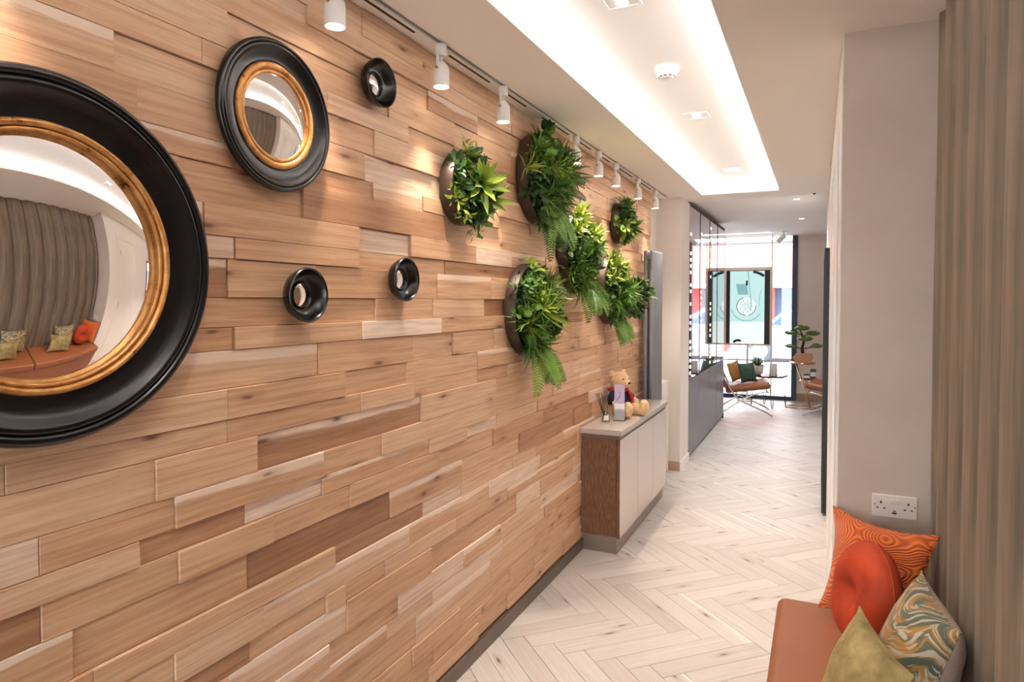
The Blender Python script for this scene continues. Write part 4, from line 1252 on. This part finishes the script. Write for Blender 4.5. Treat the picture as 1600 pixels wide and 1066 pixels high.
def cushion(name, label, w, h, t, mats, center, normal, updir, seed=1, group=None, piping=None, cat='cushion', **kw):
    z = Vector(normal).normalized(); u = Vector(updir); x = u.cross(z).normalized(); y = z.cross(x)
    m = Matrix((x, y, z)).transposed().to_4x4(); m.translation = Vector(center)
    me, seam = pillow_mesh(name, w, h, t, mats, seed, **kw)
    o = bpy.data.objects.new(name, me); LINK(o); o.matrix_world = m
    tag(o, label, cat, group)
    pp = MB().tube(seam, 0.0028 if w > 0.25 else 0.002, 5, closed=True).build('piping', piping or mats[0], o)
    return o
# chair cushions
cushion('cushion', 'ochre cushion behind the green one on the left lounge chair', 0.26, 0.26, 0.09, [M['ochre_velvet']], (-1.02, 9.38, 0.56), (1, -0.55, 0.35), (-.3, 0, 1), 3, 'cushions on the lounge chair')
cushion('cushion', 'dark green leaf-pattern cushion on the left lounge chair', 0.26, 0.26, 0.10, [M['green_velvet']], (-0.85, 9.26, 0.56), (0.75, -0.8, 0.3), (-.3, .25, 1), 4, 'cushions on the lounge chair')

# ================================================================== SIDE TABLE + PLANT + CANDLE
tt = thing('side_table', 'dark low table on thin hairpin legs before the shop window', 'table', (-0.64, 10.06, 0))
MB().lathe([(0.26, 0.435), (0.265, 0.44), (0.265, 0.453), (0.26, 0.458)], 6, Matrix.Rotation(0.3, 4, 'Z'), smooth=False).build('tabletop', M['tabletop'], tt)
for a in (0.3, 1.87, 3.44, 5.0):
    c = Vector((math.cos(a), math.sin(a), 0)); n_ = Vector((-c.y, c.x, 0))
    pts = [c * 0.20 + n_ * 0.045 + Vector((0, 0, 0.435)), c * 0.235 + n_ * 0.008 + Vector((0, 0, 0.02)), c * 0.237 + Vector((0, 0, 0.006)), c * 0.235 - n_ * 0.008 + Vector((0, 0, 0.02)), c * 0.20 - n_ * 0.045 + Vector((0, 0, 0.435))]
    MB().tube(pts, 0.005, 6).build('leg', M['blackmatte'], tt)
ZT = 0.4585
pt = thing('potted_plant', 'spiky green plant in a white bowl pot on the dark table', 'plant', (-0.79, 10.0, ZT))
sharp(MB().lathe([(0.045, 0), (0.075, 0.03), (0.088, 0.09), (0.086, 0.14), (0.078, 0.14), (0.076, 0.12)], 32, cap1=False).build('pot', M['ceramic'], pt), 50)
MB().lathe([(0.0001, 0.118), (0.077, 0.12)], 24, cap0=False, cap1=False).build('soil', M['moss'], pt)
for s_, mt, L in ((51, 'leaf_mid', 0.19), (52, 'leaf_dark', 0.16), (53, 'leaf_lime', 0.14)):
    place('leaf_rosette', rosette_mesh(s_, 15, L, 0.013, 'leaf_rosette', M[mt]), pt, Matrix.Translation((0, 0, 0.115)))
cd = MB().lathe([(0.050, 0), (0.052, 0.004), (0.052, 0.165), (0.048, 0.17), (0.046, 0.16), (0.0001, 0.158)], 32, cap1=False).build('candle', M['ceramic'], None)
cd.location = (-0.575, 9.97, ZT); tag(sharp(cd), 'thick white pillar candle on the dark table', 'candle')

# ================================================================== BONSAI STAND
bs = thing('plant_stand', 'two-tier gold zigzag stand beside the window carrying a bonsai', 'stand', (-0.19, 10.2, 0))
MB().lathe([(0.17, 0.625), (0.175, 0.63), (0.172, 0.642), (0.165, 0.645)], 40, Matrix.Translation((-0.02, 0, 0))).build('top_tray', M['goldmetal'], bs)
MB().lathe([(0.13, 0.385), (0.135, 0.39), (0.132, 0.400), (0.125, 0.402)], 36, Matrix.Translation((0.085, -.02, 0))).build('lower_tray', M['goldmetal'], bs)
MB().tube([(-0.10, 0, 0.63), (-0.06, 0, 0.50), (-0.02, 0, 0.39), (0.04, 0, 0.2), (0.085, 0, 0.012)], [0.014, 0.012, 0.011, 0.011, 0.013], 8).build('stem', M['goldmetal'], bs)
MB().tube([(0.19 * math.cos(a) - 0.03, 0.15 * math.sin(a), 0.010) for a in [2 * PI * k / 30 for k in range(30)]], 0.008, 6, closed=True).tube([(0.085, 0, 0.01), (0.155, 0, 0.01)], 0.007, 6).build('base_ring', M['goldmetal'], bs)
bz = thing('bonsai', 'artificial bonsai with layered green pads in a wooden pot on the stand', 'bonsai', (-0.20, 10.2, 0.6455))
MB().prism([(-0.10, 0.0), (0.10, 0.0), (0.135, 0.06), (0.12, 0.11), (0.02, 0.125), (-0.09, 0.115), (-0.13, 0.06)], 'y', -0.07, 0.07).build('pot', M['wood_pot'], bz)
MB().tube([(0, 0, 0.10), (-0.012, 0, 0.2), (0.012, 0, 0.3), (-0.02, 0, 0.40), (-0.05, 0, 0.47)], [0.026, 0.02, 0.015, 0.011, 0.006], 8).build('trunk', M['bark'], bz)
for pts in ([(0, 0, 0.18), (-0.08, 0, 0.205), (-0.14, 0, 0.21)], [(0, 0, 0.19), (0.09, 0, 0.205), (0.15, 0, 0.215)], [(0.0, 0, 0.36), (0.06, 0, 0.39), (0.12, 0, 0.385)], [(-0.01, 0, 0.38), (-0.08, 0, 0.40), (-0.14, 0, 0.395)]):
    MB().tube(pts, [0.009, 0.007, 0.004], 6).build('branch', M['bark'], bz)
for (x, z, w) in ((-0.155, 0.215, 0.075), (0.165, 0.225, 0.08), (0.02, 0.325, 0.10), (-0.15, 0.405, 0.085), (0.125, 0.40, 0.085), (-0.02, 0.475, 0.10)):
    mb = MB(); r = random.Random(int(x * 1000))
    mb.sphere((x, 0, z), w, 12, 8, sc=(1, .8, .32))
    for k in range(70):
        a = r.uniform(0, 6.28); e = r.uniform(-.2, 1.5)
        d = Vector((math.cos(a) * math.cos(e), math.sin(a) * math.cos(e) * .8, math.sin(e) * .5))
        blade(mb, Vector((x, 0, z)) + Vector((d.x * w, d.y * w, d.z * w * .6)), d + Vector((0, 0, .4)), Vector((r.uniform(-1, 1), 1, r.uniform(-1, 1))), 0.022, 0.004, 0, 2)
    mb.build('foliage_pad', M['leaf_mid'], bz)
for (x, y, w, h) in ((0.042, -0.04, 0.040, 0.085), (0.125, -0.01, 0.036, 0.15)):
    o = MB().box(-w, w, -w, w, 0, h, 0.004).box(-w * .9, w * .9, -w - 0.001, -w + 0.0005, h * .35, h * .75, mi=1).build('candle_box', [M['greybox'], M['ceramic']], None)
    o.location = (-0.19 + x, 10.18 + y, 0.4025)
    tag(o, ('low wide' if h < .1 else 'taller narrow') + ' dark grey candle box on the lower tier of the gold stand', 'box', 'candle boxes on the stand')

# ================================================================== NOOK: BENCH, SOCKET, CUSHIONS
bn = thing('bench', 'long tan leather bench along the padded wall', 'bench', (0.10, 1.0, 0))
XB0, XB1 = -0.222, 0.228
BY = (-1.55, 0.035, 1.543)
for a, b in ((-1.9 + 0.9, 0.43 - 0.0015), (0.43 + 0.0015, 1.535)):
    MB().box(XB0, XB1, a, b, 0.36, 0.452, 0.028).build('seat_cushion', M['leather'], bn)
MB().box(XB0 + 0.03, XB1, -1.0, 1.535, 0.09, 0.361).build('base', M['leather'], bn)
MB().box(XB0 + 0.06, XB1 - 0.02, -0.98, 1.52, 0.0, 0.0895).build('plinth', M['blackmatte'], bn)

sk = thing('double_socket', 'white double wall socket with two switches above the orange cushions', 'socket', (0.237, 2.5495, 0.812))
sk.scale = (1, 1, 1)
MB().box(-0.066, 0.066, -0.009, 0, -0.038, 0.038, 0.003).build('plate', M['socket'], sk)
for s_ in (-1, 1):
    cx = s_ * 0.040
    MB().box(cx - 0.0025, cx + 0.0025, -0.0095, -0.0085, 0.008, 0.016).build('earth_slot', M['blackmatte'], sk)
    for q in (-1, 1):
        MB().box(cx + q * 0.010 - 0.0035, cx + q * 0.010 + 0.0035, -0.0095, -0.0085, -0.009, -0.005).build('pin_slot', M['blackmatte'], sk)
    MB().lathe([(0.003, 0), (0.003, 0.001)], 12, Matrix.Translation((s_ * 0.059, -0.009, 0.004)) @ Matrix.Rotation(PI / 2, 4, 'X')).build('screw', M['brass'], sk)
    MB().box(s_ * 0.0075 - 0.0055, s_ * 0.0075 + 0.0055, -0.0125, -0.0085, 0.008, 0.024, 0.001).build('switch', M['socket'], sk)
MB().box(-0.007, 0.007, -0.0095, -0.0085, -0.024, -0.019).build('usb_port', M['blackmatte'], sk)
MB().box(-0.004, 0.004, -0.0095, -0.0085, -0.016, -0.013).build('usb_port', M['dark_slot'], sk)

ZS = 0.452
cushion('cushion', 'square orange swirl-cord cushion leaning into the corner below the socket', 0.34, 0.34, 0.10, [M['cord']], (0.172, 2.390, 0.632), (-0.55, -0.80, 0.22), (0.09, 0.13, 1), 6, 'scatter cushions on the bench', pinch=0.16)
cushion('cushion', 'round orange velvet cushion with a buttoned centre', 0.31, 0.31, 0.13, [M['orange_velvet']], (0.136, 2.205, 0.63), (-0.92, -0.36, 0.16), (0.14, 0.06, 1), 7, 'scatter cushions on the bench', round_=True, dimple=0.72)
cushion('cushion', 'feather-print cushion with stone-grey back against the padded wall, far end', 0.33, 0.31, 0.16, [M['feather'], M['greyback']], (0.236, 1.915, 0.616), (-0.98, -0.12, 0.28), (0.28, 0, 1), 8, 'scatter cushions on the bench', pinch=0.13)
cushion('cushion', 'olive-gold crushed velvet cushion in front of the far feather-print one', 0.32, 0.24, 0.11, [M['olive_velvet']], (0.106, 1.80, 0.578), (-0.93, -0.28, 0.42), (0.42, .1, 1), 9, 'scatter cushions on the bench', pinch=0.13)
cushion('cushion', 'feather-print cushion nearer the camera, seen only in the big mirror', 0.33, 0.31, 0.16, [M['feather'], M['greyback']], (0.236, 1.20, 0.61), (-0.98, 0.12, 0.28), (0.28, 0, 1), 18, 'scatter cushions on the bench', pinch=0.13)
cushion('cushion', 'olive-gold velvet cushion nearer the camera, seen only in the big mirror', 0.32, 0.24, 0.11, [M['olive_velvet']], (0.08, 1.08, 0.57), (-0.93, 0.10, 0.42), (0.42, 0, 1), 19, 'scatter cushions on the bench', pinch=0.13)

# ================================================================== STREET OUTSIDE
st = struct(MB().box(-40, 40, YF + 0.12, 40, -0.3, -0.10).build('ground_street', M['asphalt']))
struct(MB().box(-40, 40, YF + 0.12, YF + 3.5, -0.10, -0.02).build('trim_pavement', M['kerb']))
fb = thing('shop_building', 'white building across the street with a long salmon fascia and red shopfronts', 'building', (0, 22, -0.1))
MB().box(-30, 30, 0.3, 6, 0, 4.2).build('wall', M['facade'], fb)
MB().box(-30, 30, 6, 8, 4.2, 9).build('upper_wall', M['facade'], fb)
MB().box(-30, 30, -0.5, 0.299, 2.15, 3.35).build('fascia', M['salmon'], fb)
MB().box(-30, 30, -0.56, 0.1, 3.36, 3.44).build('fascia_cap', M['greybox'], fb)
MB().box(-30, 30, -0.52, -0.501, 2.02, 2.14).build('fascia_band', M['facade'], fb)
for k in range(-9, 10):
    w = MB().box(k * 3.0 - 1.25, k * 3.0 + 1.25, 0.2, 0.28, 0.5, 2.0).build('window', M['shopglass'], fb)
    MB().box(k * 3.0 + 1.25, k * 3.0 + 1.75, 0.15, 0.29, 0.0, 2.02).build('red_pier', M['redpaint'], fb)
MB().box(-30, 30, 0.18, 0.29, 0.0, 0.49).build('stall_riser', M['redpaint'], fb)
car = thing('parked_car', 'silver-blue car parked across the street', 'car', (-0.1, 19.3, -0.1))
prof = [(-2.0, 0.28), (-2.05, 0.55), (-1.95, 0.85), (-1.2, 0.95), (-0.7, 1.38), (0.7, 1.42), (1.35, 1.0), (1.95, 0.9), (2.1, 0.6), (2.05, 0.28)]
MB().prism(prof, 'y', -0.8, 0.8).build('car_body', M['carpaint'], car)
MB().prism([(-1.05, 0.98), (-0.65, 1.32), (0.05, 1.35), (0.05, 0.98)], 'y', -0.81, -0.802).prism([(0.12, 0.98), (0.12, 1.35), (0.66, 1.35), (1.15, 1.0)], 'y', -0.81, -0.802).build('side_window', M['shopglass'], car)
for x in (-1.3, 1.3):
    w = MB().lathe([(0.16, 0.0), (0.31, 0.01), (0.32, 0.03), (0.32, 0.2)], 28, Matrix.Translation((x, -0.83, 0.32)) @ Matrix.Rotation(-PI / 2, 4, 'X')).build('wheel', M['tyre'], car)
    MB().lathe([(0.001, -0.004), (0.2, -0.002)], 20, Matrix.Translation((x, -0.83, 0.32)) @ Matrix.Rotation(-PI / 2, 4, 'X'), cap0=False, cap1=False).build('hubcap', M['chrome'], w)
MB().box(1.96, 2.08, -0.82, -0.5, 0.62, 0.82).build('tail_lamp', M['redpaint'], car)
rl = thing('street_railing', 'thin grey railing on the pavement edge', 'railing', (-1.0, YF + 3.2, -0.02))
MB().tube([(-6, 0, 1.0), (4, 0, 1.0)], 0.018, 6).build('top_rail', M['radiator'], rl)
MB().tube([(-6, 0, 0.15), (4, 0, 0.15)], 0.012, 6).build('bottom_rail', M['radiator'], rl)
for k in range(11):
    MB().tube([(-6 + k, 0, 0), (-6 + k, 0, 1.0)], 0.015, 6).build('post', M['radiator'], rl)
gb = MB().box(-0.22, 0.22, -0.15, 0.15, 0, 0.62, 0.01).box(-0.2, 0.2, -0.155, -0.149, 0.3, 0.31).build('street_box', M['radiator'], None)
gb.location = (-1.35, YF + 2.4, -0.02); tag(gb, 'low grey service box on the pavement below the display', 'street box')
